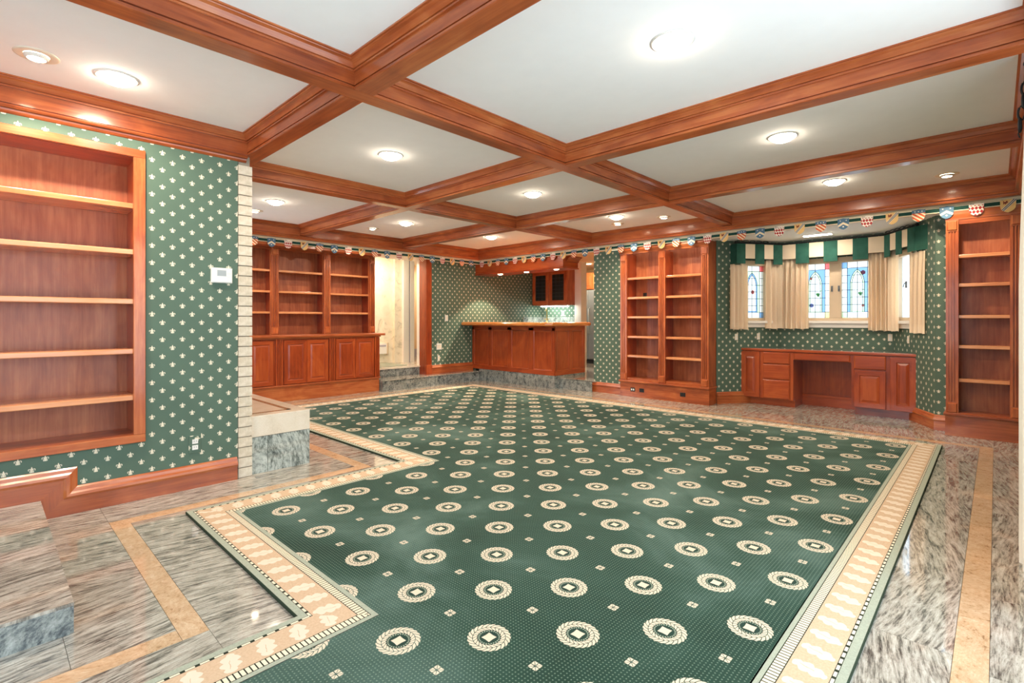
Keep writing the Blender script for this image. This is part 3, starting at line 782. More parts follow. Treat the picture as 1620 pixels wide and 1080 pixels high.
# ---- inset shelves in the left wall (front faces +x)
t = thing('inset_bookshelf', 'cherry inset bookshelf with six empty levels in the left papered wall', 'bookshelf', (WL, 0, 0), math.pi / 2)
fy = 0.0
mb = MB(); y0, y1, z0, z1 = -0.88, 0.717, 0.363, 2.198
bx(t, 'stile', y1 - .062, y1, -.024, .0, z0 + .05, z1 - .05, 'cherry', 2, .003); bx(t, 'stile', y0, y0 + .062, -.024, .0, z0 + .05, z1 - .05, 'cherry', 2, .003)
bx(t, 'rail', y0, y1, -.024, .0, z1 - .05, z1, 'cherry', 0, .003); bx(t, 'rail', y0, y1, -.024, .0, z0, z0 + .05, 'cherry', 0, .003)
bx(t, 'side_panel', y1 - .048, y1 - .030, .0, .28, z0 + .03, z1 - .03, 'cherry_deep'); bx(t, 'side_panel', y0 + .032, y0 + .050, .0, .28, z0 + .03, z1 - .03, 'cherry_deep')
bx(t, 'back_panel', y0 + .03, y1 - .03, .272, .290, z0 + .03, z1 - .03, 'cherry_back'); bx(t, 'top_panel', y0 + .05, y1 - .048, .0, .272, z1 - .052, z1 - .035, 'cherry_deep', 0)
bx(t, 'shelf', y0 + .05, y1 - .048, .0, .272, z0 + .032, z0 + .05, 'cherry', 0)
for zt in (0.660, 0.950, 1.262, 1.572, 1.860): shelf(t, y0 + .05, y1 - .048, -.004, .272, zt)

# ---- far left wall bookcase on cupboards (faces +x): local x = world y
t = thing('wall_bookcase', 'cherry bookcase on cupboards standing against the far left wall', 'bookcase', (-7.12, 0, 0), math.pi / 2)
D = 0.50
bx(t, 'plinth', 2.04, 4.387, .0, D, 0, .205, 'cherry', 0); bx(t, 'plinth_lip', 2.03, 4.400, -.018, D, .205, .228, 'cherry', 0, .005)
bx(t, 'carcass', 2.05, 4.380, .012, D, .228, .875, 'cherry_deep')
bx(t, 'counter', 2.0, 4.480, -.035, D, .885, .922, 'cherry', 0, .008); bx(t, 'counter_moulding', 2.03, 4.41, -.012, D, .865, .885, 'cherry', 0)
for a, b in ((2.14, 2.435), (2.437, 2.745), (2.888, 3.208), (3.210, 3.530), (3.650, 3.970), (3.972, 4.295)): door(t, a, b, .238, .845, .012)
for a, b in ((2.04, 2.13), (2.775, 2.872), (3.548, 3.638), (4.305, 4.387)): pilaster(t, a, b, .230, .862, .012, .022, 'cherry_deep', False)
UY = .23
PS = ((2.03, 2.13), (2.80, 2.90), (3.568, 3.671), (4.339, 4.431))
for a, b in PS:
    pilaster(t, a, b, .922, 2.149, UY, .026); bx(t, 'divider', (a + b) / 2 - .030, (a + b) / 2 + .030, UY, D - .02, .922, 2.19, 'cherry_deep')
bx(t, 'back_panel', 2.05, 4.41, D - .02, D, .922, 2.19, 'cherry_back'); bx(t, 'frieze', 2.03, 4.431, UY - .002, UY + .02, 2.12, 2.19, 'cherry', 0); bx(t, 'top_soffit', 2.03, 4.431, .012, UY + .02, 2.150, 2.188, 'cherry', 0, .006); bx(t, 'end_panel', 4.413, 4.431, UY, D, .922, 2.19, 'cherry')
for (a, b), (c, d_) in zip(PS, PS[1:]):
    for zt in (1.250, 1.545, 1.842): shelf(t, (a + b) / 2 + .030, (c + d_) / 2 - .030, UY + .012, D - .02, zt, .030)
    bx(t, 'stile', (a + b) / 2 + .030, b + .008, UY - .001, UY + .02, .922, 2.12, 'cherry'); bx(t, 'stile', c - .008, (c + d_) / 2 - .030, UY - .001, UY + .02, .922, 2.12, 'cherry')

# ---- tall bookcases on the back wall (face -y)
def tall_bookcase(label, x0, x1, y, depth, pil, shelves, zb, ztop, base_h=.215):
    t = thing('tall_bookcase', label, 'bookcase', (0, y, 0), 0)
    bx(t, 'plinth', x0, x1, -.012, depth, 0, base_h, 'cherry', 0); bx(t, 'plinth_lip', x0 - .012, x1 + .012, -.046, depth, base_h, base_h + .024, 'cherry', 0, .006)
    zz = base_h + .022
    for a, b in pil: pilaster(t, a, b, zz, 2.104, .0, .024)
    bx(t, 'side_panel', pil[0][0], pil[0][0] + .02, .0, depth, zz, SOF - .004, 'cherry'); bx(t, 'side_panel', pil[-1][1] - .02, pil[-1][1], .0, depth, zz, SOF - .004, 'cherry')
    bx(t, 'back_panel', x0 + .02, x1 - .02, depth - .02, depth, zz, SOF - .004, 'cherry_back')
    bx(t, 'frieze', x0 + .02, x1 - .02, -.004, .02, ztop, SOF - .004, 'cherry', 0); bx(t, 'bottom_rail', x0 + .02, x1 - .02, -.006, depth - .02, zz, zb, 'cherry', 0, .003)
    cp = min(.072, y - BYB - .004)
    mb = MB(); mb.sweep([(x1, .0), (x0, .0)], [(-.0, 2.105), (cp * .42, 2.105), (cp * .47, 2.118), (cp * .66, 2.132), (cp * .92, 2.150), (cp, 2.158), (cp, 2.186), (.0, 2.186)], False); mb.build('cornice', 'cherry', t, merge=True)
    for i, ((a, b), (c, d_)) in enumerate(zip(pil, pil[1:])):
        l = b - .012 if i == 0 else (a + b) / 2 + .022; r = c + .012 if i == len(pil) - 2 else (c + d_) / 2 - .022
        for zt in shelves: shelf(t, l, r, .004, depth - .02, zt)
        bx(t, 'inner_side', l - .02, l, .0, depth - .02, zb, ztop, 'cherry_deep'); bx(t, 'inner_side', r, r + .02, .0, depth - .02, zb, ztop, 'cherry_deep')
    return t
tb = tall_bookcase('tall double cherry bookcase with two columns of empty shelves beside the bay', -4.08, -2.735, 6.64, .30, ((-4.072, -3.966), (-3.455, -3.352), (-2.838, -2.738)), (.611, .895, 1.186, 1.470, 1.757), .272, 2.115)
tr = tall_bookcase('tall single cherry bookcase at the right end of the back wall', -0.362, 0.19, 6.565, .22, ((-0.356, -0.262), (0.094, 0.188)), (.560, .886, 1.178, 1.484, 1.765), .232, 2.06, .200)
# power sockets in the double bookcase's plinth and back
def socket(label, loc, rz, mat='black_plastic', w=.075, h=.055, insert=None, group=None):
    t = thing('wall_socket', label, 'socket', loc, rz, group)
    mb = MB(); mb.nest(-w / 2, w / 2, -h / 2, h / 2, [(0, 0), (0, .004), (.003, .006), (.004, .006)], 0); mb.build('cover_plate', mat, t)
    for s in (-1, 1):
        mb = MB()
        if w > h: mb.box(s * w * .22 - .010, s * w * .22 + .010, -.009, -.005, -.013, .013)
        else: mb.box(-.012, .012, -.009, -.005, s * h * .22 - .014, s * h * .22 + .014)
        mb.build('receptacle', insert or mat, t)
    return t
socket('black socket with a white plug insert in the double bookcase plinth', (-3.868, 6.628, .108), 0, insert='white_plastic')
socket('plain black socket in the middle of the double bookcase plinth', (-3.722, 6.628, .108), 0)
socket('black socket in the right half of the double bookcase plinth', (-3.098, 6.628, .110), 0)
socket('dark cable outlet on the back of the double bookcase, upper left column', (-3.83, 6.918, 1.49), 0, w=.06, h=.10)

# ---- desk in the bay (front faces -y)
t = thing('built_in_desk', 'cherry built-in desk with knee hole under the stained glass windows', 'desk', (0, 7.19, 0), 0)
DK = .47
def desk_body(a, b, name='cabinet_body'): return bx(t, name, a, b, .0, DK, .092, .715, 'cherry_deep')
desk_body(-2.537, -1.879); desk_body(-1.250, -0.595)
bx(t, 'toe_kick', -2.50, -1.879, .075, DK, 0, .092, 'cherry_deep', 0); bx(t, 'toe_kick', -1.225, -0.60, .075, DK, 0, .092, 'cherry_deep', 0)
bx(t, 'desktop', -2.560, -0.578, -.022, DK, .718, .750, 'cherry_deep', 0, .008)
bx(t, 'desk_inset', -2.52, -0.62, .05, DK - .01, .7505, .7525, 'bar_granite', 0)
bx(t, 'knee_back', -1.879, -1.250, DK - .04, DK - .02, .0, .715, 'cherry_deep'); bx(t, 'knee_rail', -1.879, -1.250, DK - .056, DK - .04, .115, .150, 'cherry_deep', 0, .005); bx(t, 'knee_base', -1.879, -1.250, DK - .052, DK - .04, 0, .115, 'cherry_deep', 0)
door(t, -2.525, -2.282, .100, .706, 0, stile=.058); door(t, -0.875, -0.640, .100, .706, 0, stile=.058); door(t, -1.222, -0.915, .100, .535, 0, stile=.055)
for z0, z1 in ((.100, .345), (.358, .548), (.560, .706)): drawer(t, -2.238, -1.918, z0, z1, 0)
drawer(t, -1.222, -0.915, .552, .706, 0); drawer(t, -1.868, -1.262, .625, .706, 0)
bx(t, 'knee_apron', -1.879, -1.250, .0, .02, .62, .715, 'cherry_deep', 0)

# ================================================================== BAY WINDOWS
def lead_window(name, label, a, b, s0, s1, panes, latch_s):
    d, L = unit(a, b); ang = math.atan2(d.y, d.x)
    # local frame: x along wall a->b, room side is -y
    t = thing(name, label, 'window', (a[0], a[1], 0), ang, None, 'structure')
    def fr(nm, x0, x1, y0, y1, z0, z1, mat='window_frame_beige', bev=.004): return bx(t, nm, x0, x1, y0, y1, z0, z1, mat, 0, bev)
    fr('window_sill', s0 - .05, s1 + .05, -.055, .05, SILL - .03, SILL + .005, 'trim_white'); fr('sill_apron', s0 - .03, s1 + .03, -.018, .0, SILL - .085, SILL - .03, 'trim_white')
    fr('head_frame', s0, s1, -.012, .10, HEAD - .05, HEAD + .02); fr('bottom_rail', s0, s1, .0, .10, SILL + .005, SILL + .045)
    edges = [s0] + [p for pr in panes for p in pr] + [s1]
    for i in range(0, len(edges), 2): fr('mullion', edges[i], edges[i + 1], -.004, .10, SILL + .045, HEAD - .05)
    for i, (x0, x1) in enumerate(panes):
        if name == 'window_6': bx(t, 'frosted_pane', x0, x1, .05, .056, SILL + .045, HEAD - .05, 'glass_sheer'); continue
        glass(t, x0, x1, SILL + .045, HEAD - .05, .05, len(panes) > 1, i)
    for q in latch_s:
        mb = MB(); mb.box(q - .010, q + .010, -.020, -.004, 1.50, 1.575); mb.tube([(q, -.02, 1.56), (q, -.035, 1.54), (q, -.038, 1.51)], .005); mb.build('latch', 'pewter', t)
    return t
GM = ['glass_milk', 'glass_blue', 'glass_green', 'glass_red', 'glass_yellow', 'glass_leaf', 'glass_violet']
def glass(t, x0, x1, z0, z1, y, blue_sides, flip):
    w, h = x1 - x0, z1 - z0; bd = w * .17; ins = w * .10; band = w * .055
    zb, zt = z0 + .075, z1 - .075; spring = zb + (zt - zb) * .62; apex = zt - .02; cx = (x0 + x1) / 2
    half = w / 2 - bd - ins
    side = 1 if blue_sides else 2; arch = 2 if blue_sides else 1
    def hw(z, half, apex, spring):
        if z <= spring: return half
        k = (z - spring) / (apex - spring)
        if k >= 1: return 0
        # pointed arch
        return half * (math.sqrt(max(0, 1 - (k * .94) ** 2)) - math.sqrt(1 - .94 ** 2)) / (1 - math.sqrt(1 - .94 ** 2)) if k > 0 else half
    mb = MB()
    def q(xa, xb_, za, zc, m):
        if xb_ - xa > 1e-4: mb.face([(xa, y, za), (xb_, y, za), (xb_, y, zc), (xa, y, zc)], [(0, 0)] * 4, m)
    # top and bottom rows with coloured corners
    for (za, zc, cl, cr) in ((z0, zb, 2, 4 if not flip else 0), (zt, z1, 1 if flip else 0, 3 if not flip else 0)):
        if not blue_sides: cr = 1 if za == z0 else 3
        q(x0, x0 + bd, za, zc, cl); q(x0 + bd, x1 - bd, za, zc, 0); q(x1 - bd, x1, za, zc, cr)
    N = 26; zz = [zb + (zt - zb) * i / N for i in range(N + 1)]
    for za, zc in zip(zz, zz[1:]):
        q(x0, x0 + bd, za, zc, 0); q(x1 - bd, x1, za, zc, 0)
        o0, o1 = hw(za, half, apex, spring), hw(zc, half, apex, spring); i0, i1 = max(0, hw(za, half - band, apex - band * 1.6, spring)), max(0, hw(zc, half - band, apex - band * 1.6, spring))
        if za < zb + band: i0 = i1 = 0
        def tr(a0, b0, a1, b1, m):
            if abs(b0 - a0) + abs(b1 - a1) > 1e-4: mb.face([(cx + a0, y, za), (cx + b0, y, za), (cx + b1, y, zc), (cx + a1, y, zc)], [(0, 0)] * 4, m)
        R = w / 2 - bd
        tr(-R, -o0, -R, -o1, side); tr(o0, R, o1, R, side); tr(-o0, -i0, -o1, -i1, arch); tr(i0, o0, i1, o1, arch); tr(-i0, i0, -i1, i1, 0)
    # little painted emblems set just inside the room face
    def blob(cx_, cz, r, m, n=6, sq=1.0): mb.face([(cx_ + r * math.cos(2 * math.pi * k / n + .5), y - .002, cz + r * sq * math.sin(2 * math.pi * k / n + .5)) for k in range(n)], [(0, 0)] * n, m)
    if blue_sides:
        blob(cx + .03, zb + .24, .026, 5, 7, .7); blob(cx + .035, zb + .22, .018, 5, 5); blob(cx + (.06 if flip else -.045), zb + (.50 if flip else .09), .030, 3 if flip else 6, 6)
        blob(cx - .05 if not flip else cx + .06, zb + (.45 if not flip else .08), .018, 3, 5)
    else: blob(cx + .01, zb + .28, .028, 3, 6, 1.1)
    g = mb.build('stained_glass', GM, t)
    mb = MB(); lw = .0065
    def lead(p, q_): mb.tube([(p[0], y - .003, p[1]), (q_[0], y - .003, q_[1])], lw / 2, 4)
    for xx in (x0 + bd, x1 - bd): lead((xx, z0), (xx, z1))
    for z_ in (zb, zt): lead((x0, z_), (x1, z_))
    for k in range(1, 6): z_ = zb + (zt - zb) * k / 6; lead((x0, z_), (x0 + bd, z_)); lead((x1 - bd, z_), (x1, z_)); (lead((cx - half, z_), (cx + half, z_)) if z_ < spring else lead((cx - hw(z_, half, apex, spring), z_), (cx + hw(z_, half, apex, spring), z_))); lead((x0 + bd, z_), (cx - half, z_)) if k % 2 else lead((cx + half, z_), (x1 - bd, z_))
    lead((cx, z0), (cx, z1)); lead((cx - half * .5, zb), (cx - half * .5, spring)) if False else None
    for hh, ap in ((half, apex), (half - band, apex - band * 1.6)):
        pts = [(cx - hh, zb)] + [(cx - hw(z_, hh, ap, spring), z_) for z_ in zz if z_ >= spring and z_ < ap] + [(cx, ap)] + [(cx + hw(z_, hh, ap, spring), z_) for z_ in reversed(zz) if z_ >= spring and z_ < ap] + [(cx + hh, zb)]
        for p, q_ in zip(pts, pts[1:]): lead(p, q_)
    mb.build('lead_came', 'lead_came', t)
lead_window('window_4', 'stained glass casement on the left side of the bay', W0, W1, .36, .80, [(.40, .755)], [.778])
lead_window('window_5', 'pair of stained glass casements in the middle of the bay', W1, W2, .20, 1.08, [(.235, .580), (.715, 1.045)], [.612, .690])
lead_window('window_6', 'casement on the right side of the bay behind cream curtains', W2, W3, .06, .50, [(.10, .46)], [.36])

# curtains: pleated cloth sheets with thickness
def curtain(name, label, p, q, z0, z1, folds, amp=.022, mat='curtain_cream', th=.003, seed=0, flare=0.0, taper=1.0):
    r = random.Random(seed); d, L = unit(p, q); n = Vector((-d.y, d.x)); N = folds * 8; mb = MB(); K = 8
    ph = [r.uniform(-.5, .5) for _ in range(folds + 2)]
    def pt(i, k, off):
        s = i / N; f = s * folds; a = math.sin(2 * math.pi * f + ph[int(f)] * .6) * amp * (1 + .35 * ph[int(f) + 1])
        kk = k / K; z = z1 + (z0 - z1) * kk; a *= (.45 + .55 * min(1, kk * 3))
        c = Vector(p) + d * (L * (.5 + (s - .5) * (taper + (1 - taper) * kk) )) + n * (a + off)
        return (c.x, c.y, z + .004 * math.sin(f * 3))
    for off in (0, th):
        for i in range(N):
            for k in range(K):
                Q = [pt(i, k, off), pt(i + 1, k, off), pt(i + 1, k + 1, off), pt(i, k + 1, off)]
                if off == 0: Q.reverse()
                mb.face(Q, [(i / N, k / K)] * 4, 0, True)
    for i in range(N):
        for k in (0, K): mb.face([pt(i, k, 0), pt(i + 1, k, 0), pt(i + 1, k, th), pt(i, k, th)], [(0, 0)] * 4)
    for k in range(K):
        for i in (0, N): mb.face([pt(i, k, 0), pt(i, k + 1, 0), pt(i, k + 1, th), pt(i, k, th)], [(0, 0)] * 4)
    return tag(mb.build(name, mat), label, 'curtain')
V0, V1, V2, V3 = (-2.50, 6.955), (-2.108, 7.555), (-0.978, 7.555), (-0.640, 7.03)
def along(a, b, s): d, L = unit(a, b); return (a[0] + d.x * s, a[1] + d.y * s)
def inset(p, a, b, off): d, L = unit(a, b); return (p[0] - d.y * off, p[1] + d.x * off)
c0 = inset(V0, V0, V1, .03); c1 = inset(along(V0, V1, .20), V0, V1, .03)
curtain('curtain', 'cream curtain panel at the far left of the bay windows', inset(along(V0, V1, -.06), V0, V1, .05), inset(along(V0, V1, .21), V0, V1, .05), 1.005, 1.875, 4, .024, seed=1)
curtain('curtain', 'cream gathered curtain left of the middle pair of windows, side half', inset(along(V0, V1, .50), V0, V1, .05), inset(along(V0, V1, .758), V0, V1, .05), 1.012, 1.95, 3, .028, seed=2)
curtain('curtain', 'cream gathered curtain covering the left edge of the middle windows', (-2.118, 7.60), (-1.80, 7.60), 1.012, 1.96, 5, .028, seed=3)
curtain('curtain', 'cream gathered curtain covering the right edge of the middle windows', (-1.145, 7.60), (-0.955, 7.60), 1.0, 1.97, 4, .028, seed=4)
curtain('curtain', 'narrow cream curtain just left of the bright right casement', inset(along(V2, V3, -.06), V2, V3, .05), inset(along(V2, V3, .20), V2, V3, .05), 0.998, 1.96, 3, .016, seed=5)
curtain('curtain', 'cream curtain panel at the far right of the bay windows', inset(along(V2, V3, .46), V2, V3, .03), (-0.545, 6.955), 0.985, 1.875, 4, .024, seed=6)
# checkered valance: each square flap a part
t = thing('valance', 'green and cream checkered valance hanging around the bay windows', 'valance', (0, 0, 0))
def flap(a, b, z0, z1, mat, off=0.0):
    a_ = inset(a, a, b, -off); b_ = inset(b, a, b, -off)
    mb = MB(); wallrun(mb, a_, b_, 0, math.dist(a, b), z0, z1, .008); mb.build('flap', mat, t, bevel=.002)
VT = 2.150
def flaps(a, b, cuts, first):
    L = math.dist(a, b)
    for i, (s0, s1) in enumerate(zip(cuts, cuts[1:])):
        g = (i % 2 == 0) == first
        flap(along(a, b, s0 * L), along(a, b, s1 * L), 1.885 if g else 1.955, VT, 'valance_green' if g else 'valance_cream', .003 if g else 0)
flaps(V0, V1, [0, .19, .40, .60, .80, 1], True)
flaps(V1, V2, [0, .144, .285, .433, .570, .715, .857, 1], False)
flaps(V2, V3, [0, .20, .40, .60, .78, 1], True)
flap((-2.61, 7.03), V0, 1.885, VT, 'valance_green'); flap(V3, (-0.515, 6.93), 1.885, VT, 'valance_green')
t = thing('curtain_rod', 'black iron curtain rod with chain scrolls above the checkered valance', 'rod', (0, 0, 0))
mb = MB(); RP = [inset(V0, V0, V1, .02), inset(V1, V1, V2, .02), inset(V2, V1, V2, .02), inset(V3, V2, V3, .02)]
mb.tube([(p[0], p[1], VT + .016) for p in RP], .009, 8); mb.build('rod', 'black_iron', t)
for p in (RP[0], RP[3]): mb = MB(); mb.lathe([(0, VT + .001), (.014, VT + .004), (.020, VT + .018), (.014, VT + .032), (0, VT + .040)], 12, p[0], p[1]); mb.build('finial', 'black_iron', t)
for a, b in ((RP[0], RP[1]), (RP[2], RP[3])):
    for k in range(5):
        c = along(a, b, .06 + k * .10); d_, L_ = unit(a, b)
        mb = MB(); mb.tube([(c[0] + d_.x * .045 * math.cos(u_), c[1] + d_.y * .045 * math.cos(u_), VT + .034 + .012 * math.sin(u_)) for u_ in [2 * math.pi * i / 12 for i in range(12)]], .0045, 6, closed=True); mb.build('chain_link', 'black_iron', t)

# outlets under the bay windows
def plate_on(label, a, b, s, z, w=.045, h=.085, mat='cream_plastic', cat='socket'):
    d, L = unit(a, b); p = along(a, b, s); t = thing('wall_socket', label, cat, (p[0], p[1], z), math.atan2(d.y, d.x))
    mb = MB(); mb.nest(-w / 2, w / 2, -h / 2, h / 2, [(0, 0), (0, .004), (.003, .006), (.004, .006)], 0); mb.build('cover_plate', mat, t)
    for sg in (-1, 1): mb = MB(); mb.box(-.010, .010, -.009, -.005, sg * .02 - .013, sg * .02 + .013); mb.build('receptacle', 'white_plastic', t)
plate_on('cream socket under the far left bay curtain', W0, W1, .30, .900)
plate_on('cream socket under the left bay window, nearer the middle', W0, W1, .64, .905)
plate_on('cream socket at the right corner of the middle bay wall', W1, W2, 1.225, .915)
plate_on('cream socket on the right side wall of the bay', W2, W3, .39, .905)

# ================================================================== HEARTH
t = thing('hearth', 'raised cream marble hearth on grey granite beside the brick edge', 'hearth', (0, 0, 0))
HX0, HX1, HY0, HY1 = -5.9, -3.932, 1.362, 1.795
bx(t, 'core', HX0, HX1 - .012, HY0, HY1 - .012, 0, .268, 'grout')
for i in range(2):
    y0 = HY0 if i == 0 else HY0 + .115; y1 = HY0 + .113 if i == 0 else HY1
    bx(t, 'granite_tile', HX1 - .012, HX1, y0 + .001, y1, 0, .268, 'granite_hearth')
for i in range(4):
    x0 = HX0 + (HX1 - HX0) * i / 4; bx(t, 'granite_tile', x0, x0 + (HX1 - HX0) / 4 - .002, HY1 - .012, HY1, 0, .268, 'granite_hearth')
bx(t, 'marble_slab', HX0, HX1 + .002, HY0, HY1 + .002, .270, .424, 'marble_cream', 0, .003)
for (x0, x1, y0, y1) in ((HX1 - .135, HX1 - .10, HY0, HY1 - .10), (HX0, HX1 - .10, HY1 - .135, HY1 - .10), ):
    bx(t, 'brown_inlay', x0, x1, y0, y1, .4235, .4252, 'marble_brown')

# ================================================================== WALL DEVICES
t = thing('thermostat', 'white digital thermostat on the left papered wall', 'thermostat', (WL, 1.155, 1.44), math.pi / 2)
mb = MB(); mb.nest(-.066, .066, -.052, .052, [(0, 0), (0, .018), (.004, .022), (.006, .022)], 0); mb.build('housing', 'white_plastic', t)
bx(t, 'display', -.030, .026, -.0235, -.0215, -.004, .036, 'screen_grey')
for k in range(3): bx(t, 'button', .036, .050, -.0245, -.0215, -.03 + k * .022, -.018 + k * .022, 'white_plastic')
bx(t, 'lower_door', -.055, .055, -.0235, -.0215, -.045, -.012, 'white_plastic')
t = thing('wall_socket', 'duplex socket in a papered plate low on the left wall', 'socket', (WL, .995, .292), math.pi / 2)
mb = MB(); mb.nest(-.036, .036, -.060, .060, [(0, 0), (0, .003), (.003, .005), (.004, .005)], 0); mb.build('cover_plate', 'fleur_paper', t)
for sg in (-1, 1):
    mb = MB(); mb.box(-.017, .017, -.009, -.004, sg * .020 - .015, sg * .020 + .015); r_ = mb.build('receptacle', 'white_plastic', t)
    for q in (-.006, .006): bx(r_, 'slot', q - .001, q + .001, -.0095, -.0085, sg * .020 - .002, sg * .020 + .007, 'black_plastic')
def sw(label, loc, w, h, n):
    t = thing('light_switch', label, 'switch', loc, math.pi / 2)
    mb = MB(); mb.nest(-w / 2, w / 2, -h / 2, h / 2, [(0, 0), (0, .004), (.003, .006), (.004, .006)], 0); mb.build('cover_plate', 'white_plastic', t)
    for i in range(n): c = (i - (n - 1) / 2) * .045; bx(t, 'rocker', c - .014, c + .014, -.010, -.005, -.03, .03, 'cream_plastic')
sw('white light switch on the green wall left of the bar', (-7.25, 5.86, 1.165), .07, .11, 1)
sw('white double plate low on the green wall left of the bar', (-7.25, 5.69, .653), .115, .11, 2)
sw('small white socket near the baseboard left of the bar', (-7.25, 5.68, .445), .045, .10, 1)

# ================================================================== BAR
t = thing('bar_counter', 'cherry panelled bar with an oak top in the far corner', 'bar', (0, 6.485, 0))
bx(t, 'plinth', -7.062, -5.235, .01, .85, 0.0, .214, 'granite_blue', 0)
bx(t, 'carcass', -7.245, -5.245, .02, .85, .214, 1.03, 'cherry_deep')
def recessed(parent, name, x0, x1, z0, z1, y): mb = MB(); mb.nest(x0, x1, z0, z1, [(0, .018), (.012, .010), (.014, .006), (.03, .006)], y); return mb.build(name, 'cherry_deep', parent)
PX_ = [(-7.20, -6.80), (-6.71, -6.31), (-6.21, -5.80), (-5.69, -5.29)]
edges = [-7.245] + [v for p in PX_ for v in p] + [-5.238]
for i in range(0, len(edges), 2): bx(t, 'stile', edges[i], edges[i + 1], .002, .02, .29, 1.0, 'cherry_deep')
bx(t, 'bottom_rail', -7.245, -5.238, .002, .02, .214, .29, 'cherry_deep', 0); bx(t, 'top_rail', -7.245, -5.238, .002, .02, .955, 1.03, 'cherry_deep', 0)
for a, b in PX_: recessed(t, 'panel', a, b, .29, .955, .02)
e = thing('return_side', None, None); e.parent = t; e.location = (-5.245, 0, 0); e.rotation_euler = (0, 0, math.pi / 2)
bx(e, 'bottom_rail', .02, .85, -.016, .0, .214, .29, 'cherry_deep', 0); bx(e, 'top_rail', .02, .85, -.016, .0, .955, 1.03, 'cherry_deep', 0)
for a, b in ((.02, .07), (.40, .48), (.80, .85)): bx(e, 'stile', a, b, -.016, .0, .29, .955, 'cherry_deep')
for a, b in ((.07, .40), (.48, .80)): recessed(e, 'panel', a, b, .29, .955, .002)
poly = [(-7.246, -.28), (-5.20, -.28), (-5.10, -.20), (-5.10, .86), (-5.62, .86), (-5.62, .25), (-7.246, .25)]
mb = MB(); mb.prism(poly, 1.032, 1.092); mb.build('oak_top', 'oak_top', t, bevel=.02)
# soffit above the bar
t = thing('bar_soffit', 'cherry soffit box with crown hanging over the bar', 'soffit', (0, 0, 0))
bx(t, 'box', -7.246, -5.12, 6.66, 6.95, 1.985, 2.19, 'cherry_deep', 0) if False else bx(t, 'box', -7.246, -5.12, 6.57, 6.98, 1.987, 2.188, 'cherry_deep', 0)
mb = MB(); mb.sweep([(-5.12, 6.98), (-5.12, 6.57), (-7.246, 6.57)], [(0, 1.985), (.016, 1.985), (.020, 1.995), (.012, 2.008), (0, 2.012)], False); mb.build('lower_bead', 'cherry_deep', t, merge=True)
mb = MB(); mb.sweep([(-5.12, 6.98), (-5.12, 6.648)], [(0, 2.09), (.015, 2.10), (.03, 2.13), (.07, 2.16), (.085, 2.165), (.085, 2.186), (0, 2.186)], False); mb.build('crown', 'cherry_deep', t, merge=True)
def downlight(label, loc, r=.045, mat='lamp_bar', cat='light', depth=.006, group=None):
    t = thing('downlight', label, cat, loc, 0, group)
    mb = MB(); mb.lathe([(r * 1.25, 0), (r * 1.25, -.004), (r * 1.02, -.006), (r * .98, 0.0)], 20); mb.build('trim_ring', 'trim_white', t)
    mb = MB(); mb.lathe([(0, -depth), (r * .6, -depth * .9), (r, -.001)], 16); mb.build('lamp', mat, t)
    return t
BARL = []; BARL.append(downlight('left of the three downlights in the bar soffit', (-6.72, 6.72, 1.985))); BARL.append(downlight('middle of the three downlights in the bar soffit', (-6.06, 6.72, 1.985))); BARL.append(downlight('right of the three downlights in the bar soffit', (-5.38, 6.72, 1.985)))
# glazed wall cabinet
t = thing('wall_cabinet', 'cherry wall cabinet with two leaded glass doors behind the bar', 'cabinet', (0, 8.20, 0))
bx(t, 'carcass', -7.235, -6.295, .022, .325, 1.44, 2.165, 'cherry')
for a, b in ((-7.225, -6.785), (-6.765, -6.305)):
    mb = MB(); mb.nest(a, b, 1.46, 2.15, [(0, 0), (0, .018), (.003, .020), (.07, .020), (.075, .012), (.08, .006)], .022, fill=False); d_ = mb.build('door', 'cherry', t)
    bx(d_, 'glass', a + .08, b - .08, .012, .016, 1.54, 2.07, 'cabinet_glass')
    mb = MB()
    for k in range(1, 3): xx = a + .08 + (b - a - .16) * k / 3; mb.box(xx - .003, xx + .003, .007, .012, 1.54, 2.07)
    for k in range(1, 7): zz_ = 1.54 + .53 * k / 7; mb.box(a + .08, b - .08, .007, .012, zz_ - .003, zz_ + .003)
    mb.build('lead_came', 'lead_came', d_)
t = thing('cabinet_light', 'bright fluorescent strip under the glazed wall cabinet', 'light', (0, 8.30, 0))
bx(t, 'housing', -7.10, -6.35, .0, .08, 1.422, 1.438, 'trim_white'); bx(t, 'tube', -7.08, -6.37, .012, .068, 1.410, 1.422, 'lamp_tube')
t = thing('back_counter', 'granite topped counter with splashback behind the bar', 'counter', (0, 0, 0))
bx(t, 'cabinet', -7.245, -6.30, 7.95, 8.525, ST1, 1.05, 'cherry_deep'); bx(t, 'worktop', -7.248, -6.28, 7.92, 8.528, 1.05, 1.085, 'bar_granite'); bx(t, 'splashback', -7.248, -7.230, 7.92, 8.528, 1.085, 1.195, 'granite_hearth'); bx(t, 'splashback', -7.23, -6.28, 8.508, 8.528, 1.085, 1.195, 'granite_hearth')
t = thing('faucet', 'tall brass faucet on the counter behind the bar', 'faucet', (-7.0, 8.42, 1.085))
mb = MB(); mb.lathe([(0, 0), (.03, 0), (.03, .01), (.014, .018), (.012, .05)], 14); mb.build('base', 'brass', t)
mb = MB(); mb.tube([(0, 0, .04), (0, 0, .24), (.02, -.03, .29), (.05, -.08, .30), (.07, -.12, .28), (.075, -.13, .24)], .010, 8); mb.build('spout', 'brass', t)
for s_ in (-1, 1): mb = MB(); mb.tube([(0, 0, .05), (s_ * .05, .0, .065), (s_ * .07, -.01, .075)], .007, 8); mb.build('handle', 'brass', t)
plate_on('pale socket under the glazed wall cabinet', (-7.2, 8.53), (-6.2, 8.53), .55, 1.27, .07, .11)
